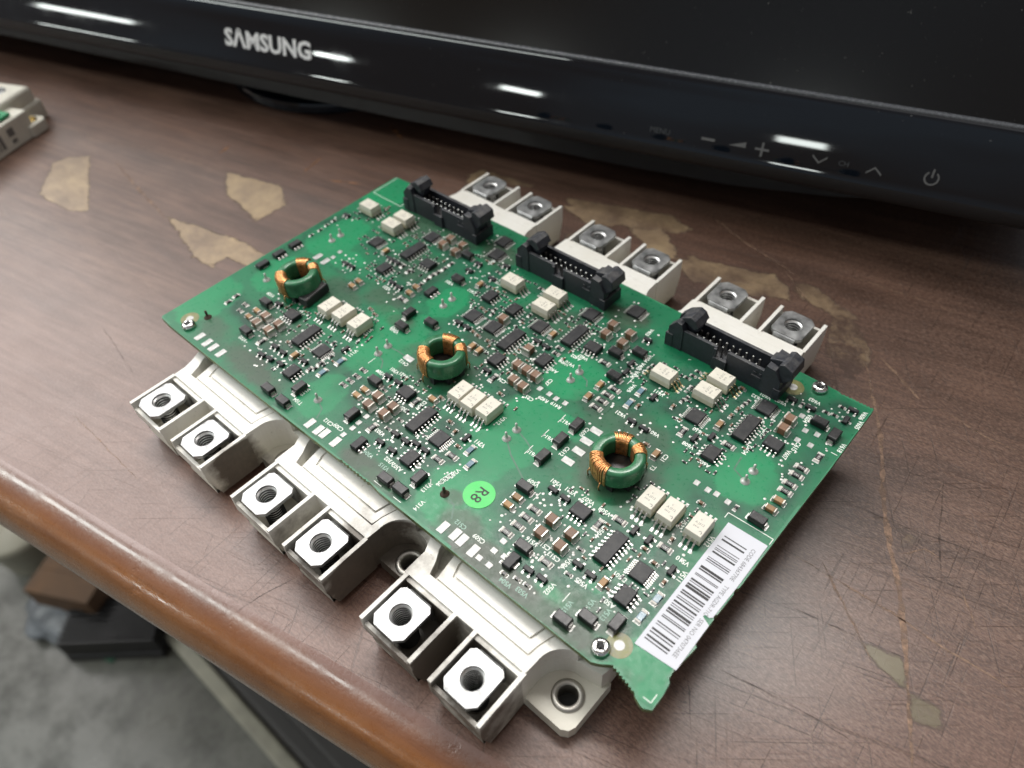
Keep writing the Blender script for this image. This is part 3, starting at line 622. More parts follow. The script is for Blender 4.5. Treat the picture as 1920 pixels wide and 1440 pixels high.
# ================================================================== POWER MODULE WITH ITS BOARD
ZB = 21.0      # board's top surface
OX, OY = 93.0, 56.0
pm = thing('power_module', 'green circuit board full of components on a large white power module, middle of the desk', 'circuit board', (OX, OY, 0))
def part(name, me, u=0.0, v=0.0, z=0.0, rz=0.0, parent=None, bevel=0.0, segs=2, **kw):
    """a part placed in board coordinates"""
    if parent is None: return obj(name, me, pm, (u - OX, v - OY, z), rz, bevel, segs, **kw)
    return obj(name, me, parent, (u, v, z), rz, bevel, segs, **kw)

# --- housing -------------------------------------------------------
def arc(cx, cy, r, a0, a1, n_): return [(cx + r * math.cos(R(a0 + (a1 - a0) * i / n_)), cy + r * math.sin(R(a0 + (a1 - a0) * i / n_))) for i in range(n_ + 1)]
VM = 111.6     # mirror: back side v -> VM - v
front = [(14.5, 8), (17.5, 2.2), (20.6, 0.2), (22.6, -3.5), (23.4, -7)]
for k in range(3):
    d = 55.0 * k
    if k: front += arc(15.3 + d, -6.6, 7.2, 20, 0, 3)
    front += [(23.4 + d - (0.9 if k else 0), -11.05), (62.9 + d, -11.05)]
    if k < 2: front += arc(70.3 + d, -6.6, 7.2, 180, 25, 14)
    else: front += arc(70.3 + d, -6.6, 7.2, 180, 92, 8) + [(185.5, 1.6), (186, 4), (186, 20)]
back_ = [(a, VM - b_) for a, b_ in front][::-1]
hb = MB(); hb.prism(front + back_, 2.6, 12.6)
for sgn in (0, 1):
    T = (lambda p: p) if sgn == 0 else (lambda p: [(a, VM - b_) for a, b_ in p])
    for k in range(3):
        d = 55.0 * k
        S = lambda p: T([(a + d, b_) for a, b_ in p])
        left0 = 23.4 if k == 0 else 22.5
        hb.prism(S([(left0, -11.0), (62.85, -11.0), (63.1, -6.8)] + arc(70.3, -6.6, 7.25, 178, 100, 9) + [(69, 4), (64.5, 3.5), (62.4, 0.2), (61.2, -4), (60.8, -7.5), (28.0, -7.5), (26.6, -4), (24.8, -1), (23.6, 3), (17.6, 3), (20.6, 0.0), (22.4, -3.8), (left0 - 0.1, -7)]), 9.0, 17.0)
        if sgn == 0:
            hb.prism(S([(30.2, -7.0), (60.3, -7.0), (60.7, -3.9), (61.9, 0.2), (63.9, 5), (61.2, 5), (59.6, 0.6), (58.5, -4.3), (32.9, -4.3), (31.6, -1), (31.0, 5), (28.4, 5), (29.2, -1)]), 9.0, 16.75)
            hb.prism(S([(33.6, -3.7), (58.0, -3.7), (59.1, 0.8), (60.6, 5), (60.6, 9), (31.8, 9), (32.2, -0.5)]), 9.0, 16.9)
            hb.prism(S([(29.8, -7.45), (60.75, -7.45), (61.1, -4), (62.3, 0.2), (64.2, 3.4), (63, 9), (30, 9), (30.0, -2)]), 9.0, 16.2)
        else:
            hb.prism(S([(26, -7.6), (60.9, -7.6), (63, 8), (24, 8)]), 9.0, 16.97)
        # terminal blocks: open trays with a lower front lip
        for (x0, x1) in ((22.9 + d, 41.0 + d), (46.7 + d, 63.2 + d)):
            side = [(-10.9, 2.4), (-10.9, 16.92), (-26.6, 16.92), (-26.6, 10), (-24.4, 2.4)]
            lip = [(-25.5, 2.5), (-25.5, 14.4), (-26.55, 14.4), (-26.55, 10), (-24.35, 2.5)]
            if sgn: side = [(VM - a, z) for a, z in side]; lip = [(VM - a, z) for a, z in lip]
            hb.prism(side, x0, x0 + 1.15, axis='x'); hb.prism(side, x1 - 1.15, x1, axis='x')
            hb.prism(lip, x0 + 1.1, x1 - 1.1, axis='x')
            y0, y1 = (-25.6, -10.95) if not sgn else (VM + 10.95, VM + 25.6)
            hb.box(x0 + 1.1, x1 - 1.1, y0, y1, 2.5, 4.0)
            yb0, yb1 = (-12.3, -10.95) if not sgn else (VM + 10.95, VM + 12.3)
            hb.box(x0 + 1.1, x1 - 1.1, yb0, yb1, 7, 16.2)
# mounting ears with holes, between and beside the front terminals
for k in (1, 2, 3):
    cx = 15.6 + 55 * k
    poly = [(cx - 7.6, -9.6), (cx + 7.4, -9.6), (cx + 7.4, 3), (cx - 7.6, 3)] if k < 3 else [(cx - 8.5, -12), (cx + 3.5, -12.2), (cx + 5.2, -11.2), (cx + 5.9, -9.5), (cx + 6.1, 4), (cx - 8.5, 4)]
    hb.holed(poly, cx, -5.0, 3.0, 0.4, 5.0)
hme = hb.mesh('housing', ['housing_white'])
part('housing', hme, OX, OY, 0).location = Vector((-OX, -OY, 0)) * MM
bp = MB().box(24, 184, 3, 108, 0.0, 2.55)
part('base_plate', bp.mesh('base_plate', ['base_metal'])).location = Vector((-OX, -OY, 0)) * MM
# bushings in the ears
bush = MB().lathe([(2.45, 0.2), (2.45, 5.2), (2.7, 5.55), (3.7, 5.6), (4.1, 5.3), (4.15, 4.9)], 0, 0, 28)
bush.disc(0, 0, 2.5, 0.35, 20, 1)
bme = bush.mesh('bushing', ['base_metal', 'recess_shade'])
for k in (1, 2, 3): part('bushing', bme, 15.6 + 55 * k, -5.0, 0)
# terminal plates with threaded holes
tp = MB(); ch = 1.9
outl = [(-5.3 + ch, -5.9), (5.3 - ch, -5.9), (5.3, -5.9 + ch), (5.3, 5.9 - ch * .6), (5.3 - ch * .6, 5.9), (-5.3 + ch * .6, 5.9), (-5.3, 5.9 - ch * .6), (-5.3, -5.9 + ch)]
tp.holed(outl, 0, 0, 2.95, 16.0, 17.25, 0, 36)
tp.prism([(5.5, 17.1), (6.2, 16.75), (6.7, 16.0), (6.8, 9), (5.9, 9), (5.8, 15.6), (5.45, 15.95)], -3.6, 3.6, 0, axis='x')
tpm = tp.mesh('terminal_plate', ['plate_metal'])
tpl = MB().lathe([(3.0, 17.1), (2.95, 16.6), (2.5, 16.3)], 0, 0, 36, 0, False)
for i in range(12):
    z_ = 16.3 - i * 1.0
    tpl.lathe([(2.5, z_), (2.38, z_ - 0.3), (2.5, z_ - 0.55)], 0, 0, 36, 0, False); tpl.lathe([(2.5, z_ - 0.55), (2.95, z_ - 0.75), (2.5, z_ - 1.0)], 0, 0, 36, 1, False)
tpl.disc(0, 0, 2.9, 4.6, 20, 1)
tplm = tpl.mesh('threaded_hole', ['thread_metal', 'recess_shade'])
nutm = MB().prism([(6.0 * math.cos(R(60 * i)), 6.0 * math.sin(R(60 * i))) for i in range(6)], 8, 15.9)
for k in range(3):
    for du in (30.6, 54.6):
        o = part('terminal_plate', tpm, du + 55 * k, -19.7, 0, bevel=0.35); part('threaded_hole', tplm, 0, 0, 0, parent=o)
        o = part('terminal_plate', tpm, du + 55 * k, VM + 19.9, 0, rz=math.pi, bevel=0.35); part('threaded_hole', tplm, 0, 0, 0, parent=o)

# --- board ---------------------------------------------------------
def saw(ax, ay, bx, by, k, amp):
    out = []
    nx, ny = -(by - ay), bx - ax; l = math.hypot(nx, ny)
    for i in range(k * 2):
        t = i / (k * 2); s_ = amp * (i % 2) * random.uniform(0.6, 1.2); out.append((ax + (bx - ax) * t + nx / l * s_, ay + (by - ay) * t + ny / l * s_))
    return out
OUT = [(0.0, 0.4), (0.8, -0.2), (6, -0.6), (20, -0.7), (60, -0.6), (94, -0.3)] + saw(95, -0.2, 108, -0.3, 9, 0.35) + [(112, -0.5), (150, -0.6), (183.5, -0.6), (185.3, 0.3)]
OUT += saw(187.2, 1.7, 195.0, -0.1, 8, 0.5) + [(195.4, -0.5), (197.4, -1.4), (198.3, -1.4), (199.9, -0.5), (199.9, 3.5), (199.5, 6.8)] + saw(198.9, 7.4, 198.7, 10.4, 3, 0.22)
OUT += [(198.9, 11.4), (199.6, 17.5), (199.0, 17.9), (199.0, 25.6), (198.5, 26.6), (199.0, 27.2), (199.2, 34.2), (198.7, 35.4), (199.4, 36.4), (199.6, 58), (200, 82), (200, 109.2)]
OUT += saw(199.5, 109.7, 190.2, 109.5, 9, 0.45) + [(189.5, 109.6), (178, 110.0), (120, 110.3), (60, 110.3), (20, 109.6), (0.3, 108.4), (-0.1, 107.6)]
bd = MB().prism(OUT, ZB - 1.6, ZB, 0, sidemat=1)
board = part('circuit_board', bd.mesh('circuit_board', ['mask_rim', 'epoxy_edge'])); board.location = Vector((-OX, -OY, 0)) * MM
TABLE = """so16 u 42.6,78 47.9,25.2 101.1,65.5 103,24.2 115.7,79.6 170,25.2 176.2,80
opto v 44.7,38.1 51.1,38.8 58.7,38.9 105.7,38.1 111,37.9 116.5,38.5 169.9,42.2 175.8,42.4 183.7,43.2
opto u 10.9,85.2 26.8,82.2 26.9,88.2 84,85.7 99.7,89.2 100.4,82.5 147.6,81.6 161.3,83.2 161.7,90.2
tssop u 27.6,73.5 41.8,88.2 57.2,23.9 64.7,102.5 67.7,95.3 83.6,66.3 92.5,66.4 104.1,76.1 112,22.6 113.4,90.9 124.1,101.1 162.9,75 176.6,90.4 179.5,24.5
so8 v 36.1,28.4 52.4,75.9 91.8,28.5 123.4,78.8 157.6,28.8 184.6,79.6
so8 u 41.8,64.5 57.4,12 81.6,76.8 92.3,76.7 103.5,56 110.7,12.4 115.1,64.9 173.4,66.2 180.2,16.9
sot89 v 4.7,46.2 4.8,53.4 5.1,38.6 64,66 95.6,6.7 153.4,6.6
sma u 23.9,26.6 30.6,13.8 57.9,2.8 60.2,88.1 65.5,2.6 66.9,76.4 69.2,47.7 75.6,54.8 81,25.7 110.9,3.2 116.5,3.4 130.3,81.3 135.8,73 136,85.9 141.6,25.3 153.2,11.4 172.7,2.8 176.9,6.8 190.7,94.4 193.4,55.3
sma v 65,9.2 66.4,53.6 85.8,12.5 117.6,9.3 138.7,36.1 138.8,43.8 139,50.8 182.8,10.1 195.9,92.5
c1210 u 30.1,22.2 30.4,18.3 36.5,18.6 36.7,22.5 48.9,86.9 48.9,91 55.2,90.8 55.6,86.6 86.6,22 86.9,18 92.9,70.9 93.1,18.5 93.3,22 110.4,58.1 113.6,52.5 114,58.1 117.5,52.2 117.5,58 122.4,90.6 123,85.9 129.2,90.5 129.6,85.7 153.7,22 153.9,17.3 160.1,17.3 160.1,21.8 183.9,90.1 184.1,85.9
c1210 v 108.5,65.4
padb v 16.5,54.6 19.4,2.9 20.9,54.5 23.9,2.8 27.4,2.8 31.7,2.8 77.9,2.8 81.9,2.8 84.3,3.1 89.2,3.1 133.1,2.9 137,3.4 139.5,3.3 143.8,2.9
padb u 81,39.5 144.1,53.2 144.2,48.6 144.6,39.9 144.7,44.4
melf v 64.5,18.1 65.2,24.8 121.2,25.4 124.6,21.9 145.1,73.4 145.2,67.5 185.9,15.4 186.2,21.5
sot23 u 5.4,77.7 27.4,29.2 28.2,58 31.4,58.1 39.4,69.8 42.6,69.8 43.2,10.7 43.6,15.7 46.8,11.2 47.9,15.6 49.6,61.2 51.4,12 53.3,60.9 56.4,17.5 66.2,82.6 66.2,87.4 74.9,92.5 75.5,84.3 82.1,61 82.2,29.9 85.7,61 86.5,30.1 99.6,11.1 100.8,15.9 104.1,50.8 104.5,11.2 105,15.9 107.8,70.4 108,17.2 111.5,70.2 111.7,17.1 134.4,92.5 147.7,29.7 149.9,62.2 151.9,29.6 154.1,62.1 158.1,7.6 162.1,7.9 166.4,16.5 170.5,16.2 180.6,98 186.2,98.3 195.8,104.9
sot23 v 62.5,29.3 117.6,27.8 136.4,80.9 137.3,77 149.5,73.7 166.8,68.2 170.2,71.6 171.4,33.2 175.7,33.3 184.7,29.8 195.8,100.3
c1206 u 24.5,22.3 24.9,18.8 39.9,54.3 40,51.2 58.1,64.7 58.4,61.2 80.7,18.6 80.9,21.6 99.6,32 141.7,18.5 142,21.8 194.2,60.6 194.6,64.2
c1206 v 34.3,71.8 51.8,17.2 74.3,79.5 93.2,55.7 96.2,55.6 109.6,75.8 134.4,67.7 134.5,61.9 161.8,56.7 169.6,76.7 174.1,16.5
r1206 u 58.5,57.8 116.5,17.4 118.7,20.7 129.8,76.3 138.4,66.3 138.5,63.3 138.7,60.2 138.7,69.3 146.7,12.2 147.7,15.5 147.8,18.8 147.8,22 159.9,12.1 166.7,33.4 175.3,72.1 180,34.1 194.1,77.6 194.2,70.9 194.2,74.6 194.4,68.1
r1206 v 37.7,14.5 93.5,13.3 96.1,28.1 107.5,50 162.9,68.3 163.2,28.9 195.9,83.7
r0805 u 18.1,21.9 19.3,18.9 73.7,19 73.8,27 74,21.4 74.1,24 115,72.7 115.6,70.1
r0805 v 11.6,22.5 12.1,18.9 45.3,70 49.1,69.2 57.4,72.9 57.5,70.2 57.7,66.7 57.8,75.1 58.1,78.1 58.1,81.5 60.3,16.5 60.8,20.3
pads u 20.8,61.4 21.3,57.8 146.3,2.4 147.8,6.3 147.8,9.8 149.6,2.5 150.9,6.7
pads v 88.9,6.3 88.9,12.1 88.9,15.1 89.1,9.6 121.2,55.7 124.8,55.8 127.5,55.6 130.7,55.9 175.3,56 178.8,55.9 181.2,56.2 184.7,55.9 185.6,94.5 188.7,85.8 188.8,90.2 192,90.9 192.3,86.3
c0603 u 45.2,19.7 54,47.4 57.1,46.5 83.2,71 88.7,61 91.2,60.6 95.3,60.8 101,34.2 109.6,29.2 113.6,46.5 117.7,24.2 157.8,58.1 167.5,93 176.4,30.7 179.7,51.1 180.4,28.9
c0603 v 113.3,27.4 147.8,68.2 155.7,74.4 170.3,81.8 170.5,85.1 179.9,37.1 185,26
r0603 u 74.7,88.5 76,80.3 85.1,25.5 92,91.1 97.4,16 97.7,20.5 142,83 142.3,84.7 152.7,86.7 153.6,88.5 153.9,90.9 154.1,3.1 156.1,83.8 157.5,4.1 160.4,4.4 164.2,20.4 166.2,13.1 190.3,99.8 192.5,100.3 192.9,104.4
r0603 v 3.6,72.5 3.9,68.9 4.3,61.2 4.3,65.4 56.9,28.8 61.1,24.4 61.3,17.8 86.8,73.2 87.5,71.2 97.2,74.8 97.6,78.4 108.9,85.8 156.5,78.1 156.9,79.7 170.9,87.9 171.3,89.5 183.6,98.2 187.2,55.5"""
comps = []
for line in TABLE.splitlines():
    w = line.split()
    for q in w[2:]: a, b_ = q.split(','); comps.append((w[0], w[1], float(a), float(b_)))
# component density decides where tracks are packed (dark) and where plain copper fill shows (light)
GX, GY = 286, 158; ST = 0.7
import array
dens = [[0.0] * GY for _ in range(GX)]
WT = {'opto': 1.5, 'so16': 2.2, 'so8': 1.6, 'tssop': 1.8, 'c1210': 1.1, 'sma': 0.5, 'padb': 0.2, 'pads': 0.15}
for k_, o_, u_, v_ in comps:
    wgt = WT.get(k_, 0.8); ci, cj = int(u_ / ST), int(v_ / ST); rr = 9
    for i in range(max(0, ci - rr), min(GX, ci + rr + 1)):
        for j in range(max(0, cj - rr), min(GY, cj + rr + 1)):
            e = ((i - ci) ** 2 + (j - cj) ** 2) / 20.0
            if e < 5: dens[i][j] += wgt * math.exp(-e)
PINS = [(13, 64), (13, 68.2), (12.6, 34.6), (71.7, 34.9), (71.6, 39.2), (71.8, 64), (71.7, 68.3), (126.1, 64.2), (126.1, 68.5), (126.2, 35.1), (126.3, 39.3), (184.8, 64.5), (184.8, 68.8), (72.4, 10.1), (13.2, 10), (126, 10.5)]
LIGHT = [(13, 66, 10, 12), (71.7, 66.5, 6, 8), (126, 66, 9, 9), (184.8, 66, 9, 9), (71.6, 40, 9, 16), (126, 36, 11, 15), (13, 40, 8, 10), (72, 12, 7, 9), (128, 12, 9, 10), (194, 6, 8, 7), (6, 100, 9, 12), (5, 15, 9, 12), (130, 48, 12, 5), (60, 48, 8, 5), (26, 60, 8, 5), (108, 2, 6, 2), (166, 6.5, 5, 2.2), (173, 14.5, 2.5, 1.2)]
SOOT_SHADE = [(160, 1.5, 28, 5.0, 0.95), (176, 8.5, 12, 4, 0.8), (136, 6.5, 8, 5, 0.85), (129, 11, 4, 2.5, 0.8), (147, 4, 7, 5, 0.9), (104, 3, 14, 4, 0.85), (43, 5, 17, 5, 0.8), (20, 8, 8, 5, 0.65), (178, 102, 5, 3, 1.0), (68, 96, 9, 7, 0.8), (122, 97, 10, 5, 0.8), (45, 95, 22, 4, 0.6), (36, 45, 13, 8, 0.6), (92, 43, 14, 10, 0.65), (157, 44, 14, 11, 0.75), (150, 60, 18, 7, 0.5), (34, 90, 12, 7, 0.6), (54, 54, 12, 6, 0.6), (66, 50, 6, 4, 0.7), (100, 60, 14, 8, 0.4), (40, 22, 14, 8, 0.45), (92, 20, 12, 8, 0.3), (108, 82, 14, 8, 0.4), (172, 38, 10, 6, 0.35), (50, 74, 12, 9, 0.4)]  # soot stains; blobs at the header ends paint in header shadows
gv, gf, cop, soo = [], [], [], []
def inside(x, y):
    c_ = False; n_ = len(OUT); j = n_ - 1
    for i in range(n_):
        xi, yi = OUT[i]; xj, yj = OUT[j]
        if (yi > y) != (yj > y) and x < (xj - xi) * (y - yi) / (yj - yi) + xi: c_ = not c_
        j = i
    return c_
idx = {}
for i in range(GX):
    for j in range(GY):
        x, y = 0.12 + i * ST, -0.45 + j * ST
        if not inside(x, y): continue
        if not (3 < x < 184 and 1 < y < 108) and not all(inside(x + dx, y + dy) for dx, dy in ((.12, 0), (-.12, 0), (0, .12), (0, -.12))): continue
        idx[i, j] = len(gv); gv.append((x * MM, y * MM, (ZB + 0.02) * MM))
        wob = mnoise.noise(Vector((x * 0.16, y * 0.16, 0))) * 0.22 + mnoise.noise(Vector((x * 0.6, y * 0.6, 3))) * 0.10
        L = 0.0
        for cx, cy, rx, ry in LIGHT:
            e = math.hypot((x - cx) / rx, (y - cy) / ry) + wob
            L = max(L, min(1.0, max(0.0, (1.12 - e) / 0.12)))
        dd = min(1.0, dens[i][j] / 0.8)
        c_ = max(0.0, min(1.0, 0.56 - 0.56 * dd + wob * 0.5)); c_ = max(c_, L * (1 - 0.35 * dd)); cop.append(c_)
        s_ = 0.0
        for cx, cy, rx, ry, am in SOOT_SHADE:
            e = math.hypot((x - cx) / rx, (y - cy) / ry) + wob * 1.6; s_ = max(s_, am * min(1.0, max(0.0, (1.15 - e) / 0.5)))
        soo.append(s_)
for (i, j), a in idx.items():
    if (i + 1, j) in idx and (i, j + 1) in idx and (i + 1, j + 1) in idx: gf.append((a, idx[i + 1, j], idx[i + 1, j + 1], idx[i, j + 1]))
me = bpy.data.meshes.new('solder_mask'); me.from_pydata(gv, [], gf); me.materials.append(M['solder_mask'])
for nm, arr in (('copper', cop), ('soot', soo)):
    at = me.attributes.new(nm, 'FLOAT', 'POINT'); at.data.foreach_set('value', arr)
me.update(); obj('solder_mask', me, board)
# faint tracks running from the test pins
trk = [[(126.2, 35.1), (131, 31.5), (139.5, 27.3)], [(126.3, 39.3), (130.5, 38.2), (135, 36.4)], [(72.4, 10.1), (76.2, 8.6), (77.9, 5.2)], [(126, 10.5), (130.5, 9.5), (133, 6)], [(184.8, 64.5), (180.5, 66.2), (180, 71)], [(126.1, 68.5), (130.2, 67), (131.5, 65)], [(71.6, 39.2), (76, 39.6), (80, 39.5)], [(71.6, 34.9), (75.5, 33.5), (77.5, 31)]]
for p in trk:
    b = MB(); hw = 0.24; Lp, Rp = [], []
    for i, (x, y) in enumerate(p):
        dx, dy = p[min(i + 1, len(p) - 1)][0] - p[max(i - 1, 0)][0], p[min(i + 1, len(p) - 1)][1] - p[max(i - 1, 0)][1]; l_ = math.hypot(dx, dy)
        Lp.append((x - dy / l_ * hw, y + dx / l_ * hw, ZB + 0.04)); Rp.append((x + dy / l_ * hw, y - dx / l_ * hw, ZB + 0.04))
    b.add(Lp + Rp, [(len(p) + i, len(p) + i + 1, i + 1, i) for i in range(len(p) - 1)])
    simple_key = 'track'
    if simple_key not in M: simple('track', (0.045, 0.14, 0.085), 0.4, 0, 0.3, 500)
    obj('track', b.mesh('track', ['track']), board)

# --- component prototypes (x = long axis, z from the board up) -------
def chip2(L, W, H, body, tl, frame=False):
    b = MB()
    for s_ in (-1, 1):
        x0, x1 = sorted((s_ * L / 2, s_ * (L / 2 - tl)))
        b.box(x0, x1, -W / 2, W / 2, 0.05, H, 1, min(0.12, H * .2))
        p0, p1 = sorted((s_ * (L / 2 + 0.42), s_ * (L / 2 - tl * 0.8)))
        b.box(p0, p1, -W / 2 - 0.12, W / 2 + 0.12, 0.0, 0.07, 2)
        q0, q1 = sorted((s_ * (L / 2 + 0.28), s_ * (L / 2 - 0.02)))
        z_ = H * 0.45
        b.add([(s_ * L / 2, -W / 2 + .05, z_), (s_ * L / 2, W / 2 - .05, z_), (s_ * (L / 2 + 0.34), W / 2 - .05, 0.06), (s_ * (L / 2 + 0.34), -W / 2 + .05, 0.06)], [(0, 1, 2, 3) if s_ < 0 else (3, 2, 1, 0)], 2)
    b.box(-L / 2 + tl - 0.02, L / 2 - tl + 0.02, -W / 2 + 0.03, W / 2 - 0.03, 0.06, H - 0.03, 0, min(0.1, H * .15))
    return b
def add_text_to(b_mesh, txt, size, z, rz, mat_index, mat):
    tm = text_mesh(txt, size, mat); bm = bmesh.new(); bm.from_mesh(b_mesh)
    base = len(bm.verts); c_, s_ = math.cos(rz), math.sin(rz); vs = [bm.verts.new((v.co.x * c_ - v.co.y * s_, v.co.x * s_ + v.co.y * c_, z * MM)) for v in tm.vertices]
    for p in tm.polygons:
        try: f = bm.faces.new([vs[i] for i in p.vertices]); f.material_index = mat_index
        except ValueError: pass
    bm.to_mesh(b_mesh); bm.free()
PROTO = {}
def rmesh(L, W, txt):
    me = chip2(L, W, 0.55, 0, L * 0.19).mesh('resistor', ['res_black', 'res_frame', 'solder', 'digit_white'])
    if txt: add_text_to(me, txt, W * 0.62, 0.555, math.pi, 3, 'digit_white')
    return me
PROTO['r1206'] = [('resistor', rmesh(3.2, 1.6, t_)) for t_ in ('1301', '1000', '1301', '1R0')]
PROTO['r0805'] = [('resistor', rmesh(2.0, 1.25, t_)) for t_ in ('0', '10')]
PROTO['r0603'] = [('resistor', rmesh(1.5, 0.8, None))]
PROTO['melf'] = [('resistor', chip2(3.4, 1.6, 0.6, 0, 0.6).mesh('resistor', ['res_blue', 'res_frame', 'solder']))]
PROTO['c1206'] = [('capacitor', chip2(3.1, 1.65, 1.2, 0, 0.5).mesh('capacitor', ['cap_tan', 'cap_term', 'solder']))]
PROTO['c0603'] = [('capacitor', chip2(1.6, 0.85, 0.8, 0, 0.35).mesh('capacitor', ['cap_brown', 'cap_term', 'solder']))]
PROTO['c1210'] = [('capacitor', chip2(3.2, 2.65, 2.3, 0, 0.55).mesh('capacitor', ['cap_brown', 'cap_term', 'solder']))]
b = MB(); b.box(-2.15, 2.15, -1.3, 1.3, 0.18, 2.2, 0, 0.22, 0.15)
for s_ in (-1, 1):
    x0, x1 = sorted((s_ * 2.1, s_ * 2.5)); b.box(x0, x1, -0.75, 0.75, 0.06, 1.25, 1, 0.1)
    x0, x1 = sorted((s_ * 1.7, s_ * 3.0)); b.box(x0, x1, -0.95, 0.95, 0.0, 0.09, 2)
b.box(-1.95, -1.6, -1.08, 1.08, 2.0, 2.206, 3)
simple('print_chip', (0.085, 0.085, 0.088), 0.55)
if 'mark_grey' not in M: simple('mark_grey', (0.06, 0.06, 0.062), 0.5)
PROTO['sma'] = [('diode', b.mesh('diode', ['diode_black', 'tin', 'solder', 'mark_grey']))]
b = MB(); b.box(-1.45, 1.45, -0.65, 0.65, 0.1, 1.05, 0, 0.16, 0.1)
for x, s_ in ((-0.95, -1), (0.95, -1), (0, 1)):
    b.strip([(x, s_ * 0.6, 0.55), (x, s_ * 0.85, 0.5), (x, s_ * 0.98, 0.16), (x, s_ * 1.3, 0.13)], 0.42, 0.14, (1, 0, 0), 1)
    y0, y1 = sorted((s_ * 0.95, s_ * 1.6)); b.box(x - 0.35, x + 0.35, y0, y1, 0, 0.08, 2)
PROTO['sot23'] = [('transistor', b.mesh('transistor', ['chip_black', 'tin', 'solder']))]
b = MB(); b.box(-2.25, 2.25, -1.3, 1.3, 0.05, 1.6, 0, 0.2)
for x in (-1.5, 0, 1.5):
    b.strip([(x, -1.25, 0.5), (x, -1.7, 0.4), (x, -2.1, 0.13)], 0.5, 0.2, (1, 0, 0), 1); b.box(x - 0.45, x + 0.45, -2.5, -1.5, 0, 0.08, 2)
b.box(-1.0, 1.0, 1.2, 1.9, 0.05, 0.35, 1)
PROTO['sot89'] = [('transistor', b.mesh('transistor', ['chip_black', 'tin', 'solder']))]
def ic(W, L, H, npin, pitch, span, lw):
    b = MB(); b.box(-W / 2, W / 2, -L / 2, L / 2, 0.12, H, 0, 0.18, 0.1)
    b.disc(-W / 2 + 0.75, L / 2 - 0.75, 0.3, H + 0.004, 12, 1)
    l = MB()
    for s_ in (-1, 1):
        for i in range(npin):
            y = (i - (npin - 1) / 2) * pitch
            l.strip([(s_ * (W / 2 - 0.1), y, H * 0.52), (s_ * (W / 2 + (span - W) * 0.18), y, H * 0.5), (s_ * (W / 2 + (span - W) * 0.28), y, 0.18), (s_ * span / 2, y, 0.14)], lw, 0.17, (0, 1, 0), 0)
            x0, x1 = sorted((s_ * (W / 2 + (span - W) * 0.22), s_ * (span / 2 + 0.45))); l.box(x0, x1, y - lw * 0.62, y + lw * 0.62, 0, 0.07, 1)
    bm_ = b.mesh('chip', ['chip_black', 'mark_grey', 'print_chip'])
    return bm_, l.mesh('leads', ['tin', 'solder'])
CHIP = {'so16': ic(3.9, 9.9, 1.6, 8, 1.27, 6.0, 0.42), 'so8': ic(3.9, 4.9, 1.6, 4, 1.27, 6.0, 0.42), 'tssop': ic(4.4, 5.0, 1.1, 8, 0.62, 6.3, 0.26)}
# optocoupler: pins on the short x ends
b = MB(); b.box(-3.5, 3.5, -2.45, 2.45, 0.25, 2.1, 1, 0.0, 0.22); b.add([(-3.5, -2.45, 2.1), (3.5, -2.45, 2.1), (3.5, 2.45, 2.1), (-3.5, 2.45, 2.1), (-3.28, -2.25, 3.9), (3.28, -2.25, 3.9), (3.28, 2.25, 3.9), (-3.28, 2.25, 3.9), (-3.18, -2.15, 4.0), (3.18, -2.15, 4.0), (3.18, 2.15, 4.0), (-3.18, 2.15, 4.0)],
    [(0, 1, 5, 4), (1, 2, 6, 5), (2, 3, 7, 6), (3, 0, 4, 7), (4, 5, 9, 8), (5, 6, 10, 9), (6, 7, 11, 10), (7, 4, 8, 11), (8, 9, 10, 11)], 0)
rnd = random.Random(3)
pts = []
for i in range(11):
    a = R(40 + 200 * i / 10); pts.append((2.25 + 0.42 * math.cos(a), 1.35 + 0.42 * math.sin(a)))
for i in range(10):
    (ax, ay), (bx, by) = pts[i], pts[i + 1]; dx, dy = bx - ax, by - ay; l_ = math.hypot(dx, dy); nx, ny = -dy / l_ * 0.09, dx / l_ * 0.09
    b.add([(ax - nx, ay - ny, 4.006), (bx - nx, by - ny, 4.006), (bx + nx, by + ny, 4.006), (ax + nx, ay + ny, 4.006)], [(3, 2, 1, 0)], 2)
ome = b.mesh('optocoupler', ['opto_cream', 'opto_side', 'print_grey', 'print_grey'])
add_text_to(ome, 'A J312', 0.95, 4.006, math.pi / 2, 2, 'print_grey'); 
OPTO = []
def shift_text(me_, txt, size, x, y, rz):
    tm = text_mesh(txt, size, 'print_grey'); bm = bmesh.new(); bm.from_mesh(me_); c_, s_ = math.cos(rz), math.sin(rz)
    vs = [bm.verts.new((x * MM + v.co.x * c_ - v.co.y * s_, y * MM + v.co.x * s_ + v.co.y * c_, 4.006 * MM)) for v in tm.vertices]
    for p in tm.polygons:
        try: f = bm.faces.new([vs[i] for i in p.vertices]); f.material_index = 2
        except ValueError: pass
    bm.to_mesh(me_); bm.free()
shift_text(ome, 'V', 0.8, -1.2, -0.3, math.pi / 2); shift_text(ome, '0416', 0.8, 1.2, -0.4, math.pi / 2)
def olead(mat):
    b = MB(); b.strip([(3.4, 0, 1.9), (3.85, 0, 1.9), (4.45, 0, 1.4), (5.15, 0, 0.4), (5.5, 0, 0.2), (6.15, 0, 0.16)], 0.46, 0.22, (0, 1, 0), 0)
    b.box(5.3, 6.5, -0.36, 0.36, 0, 0.09, 1); return b.mesh('lead', [mat, 'solder'])
OL = [olead('tin'), olead('lead_gold')]

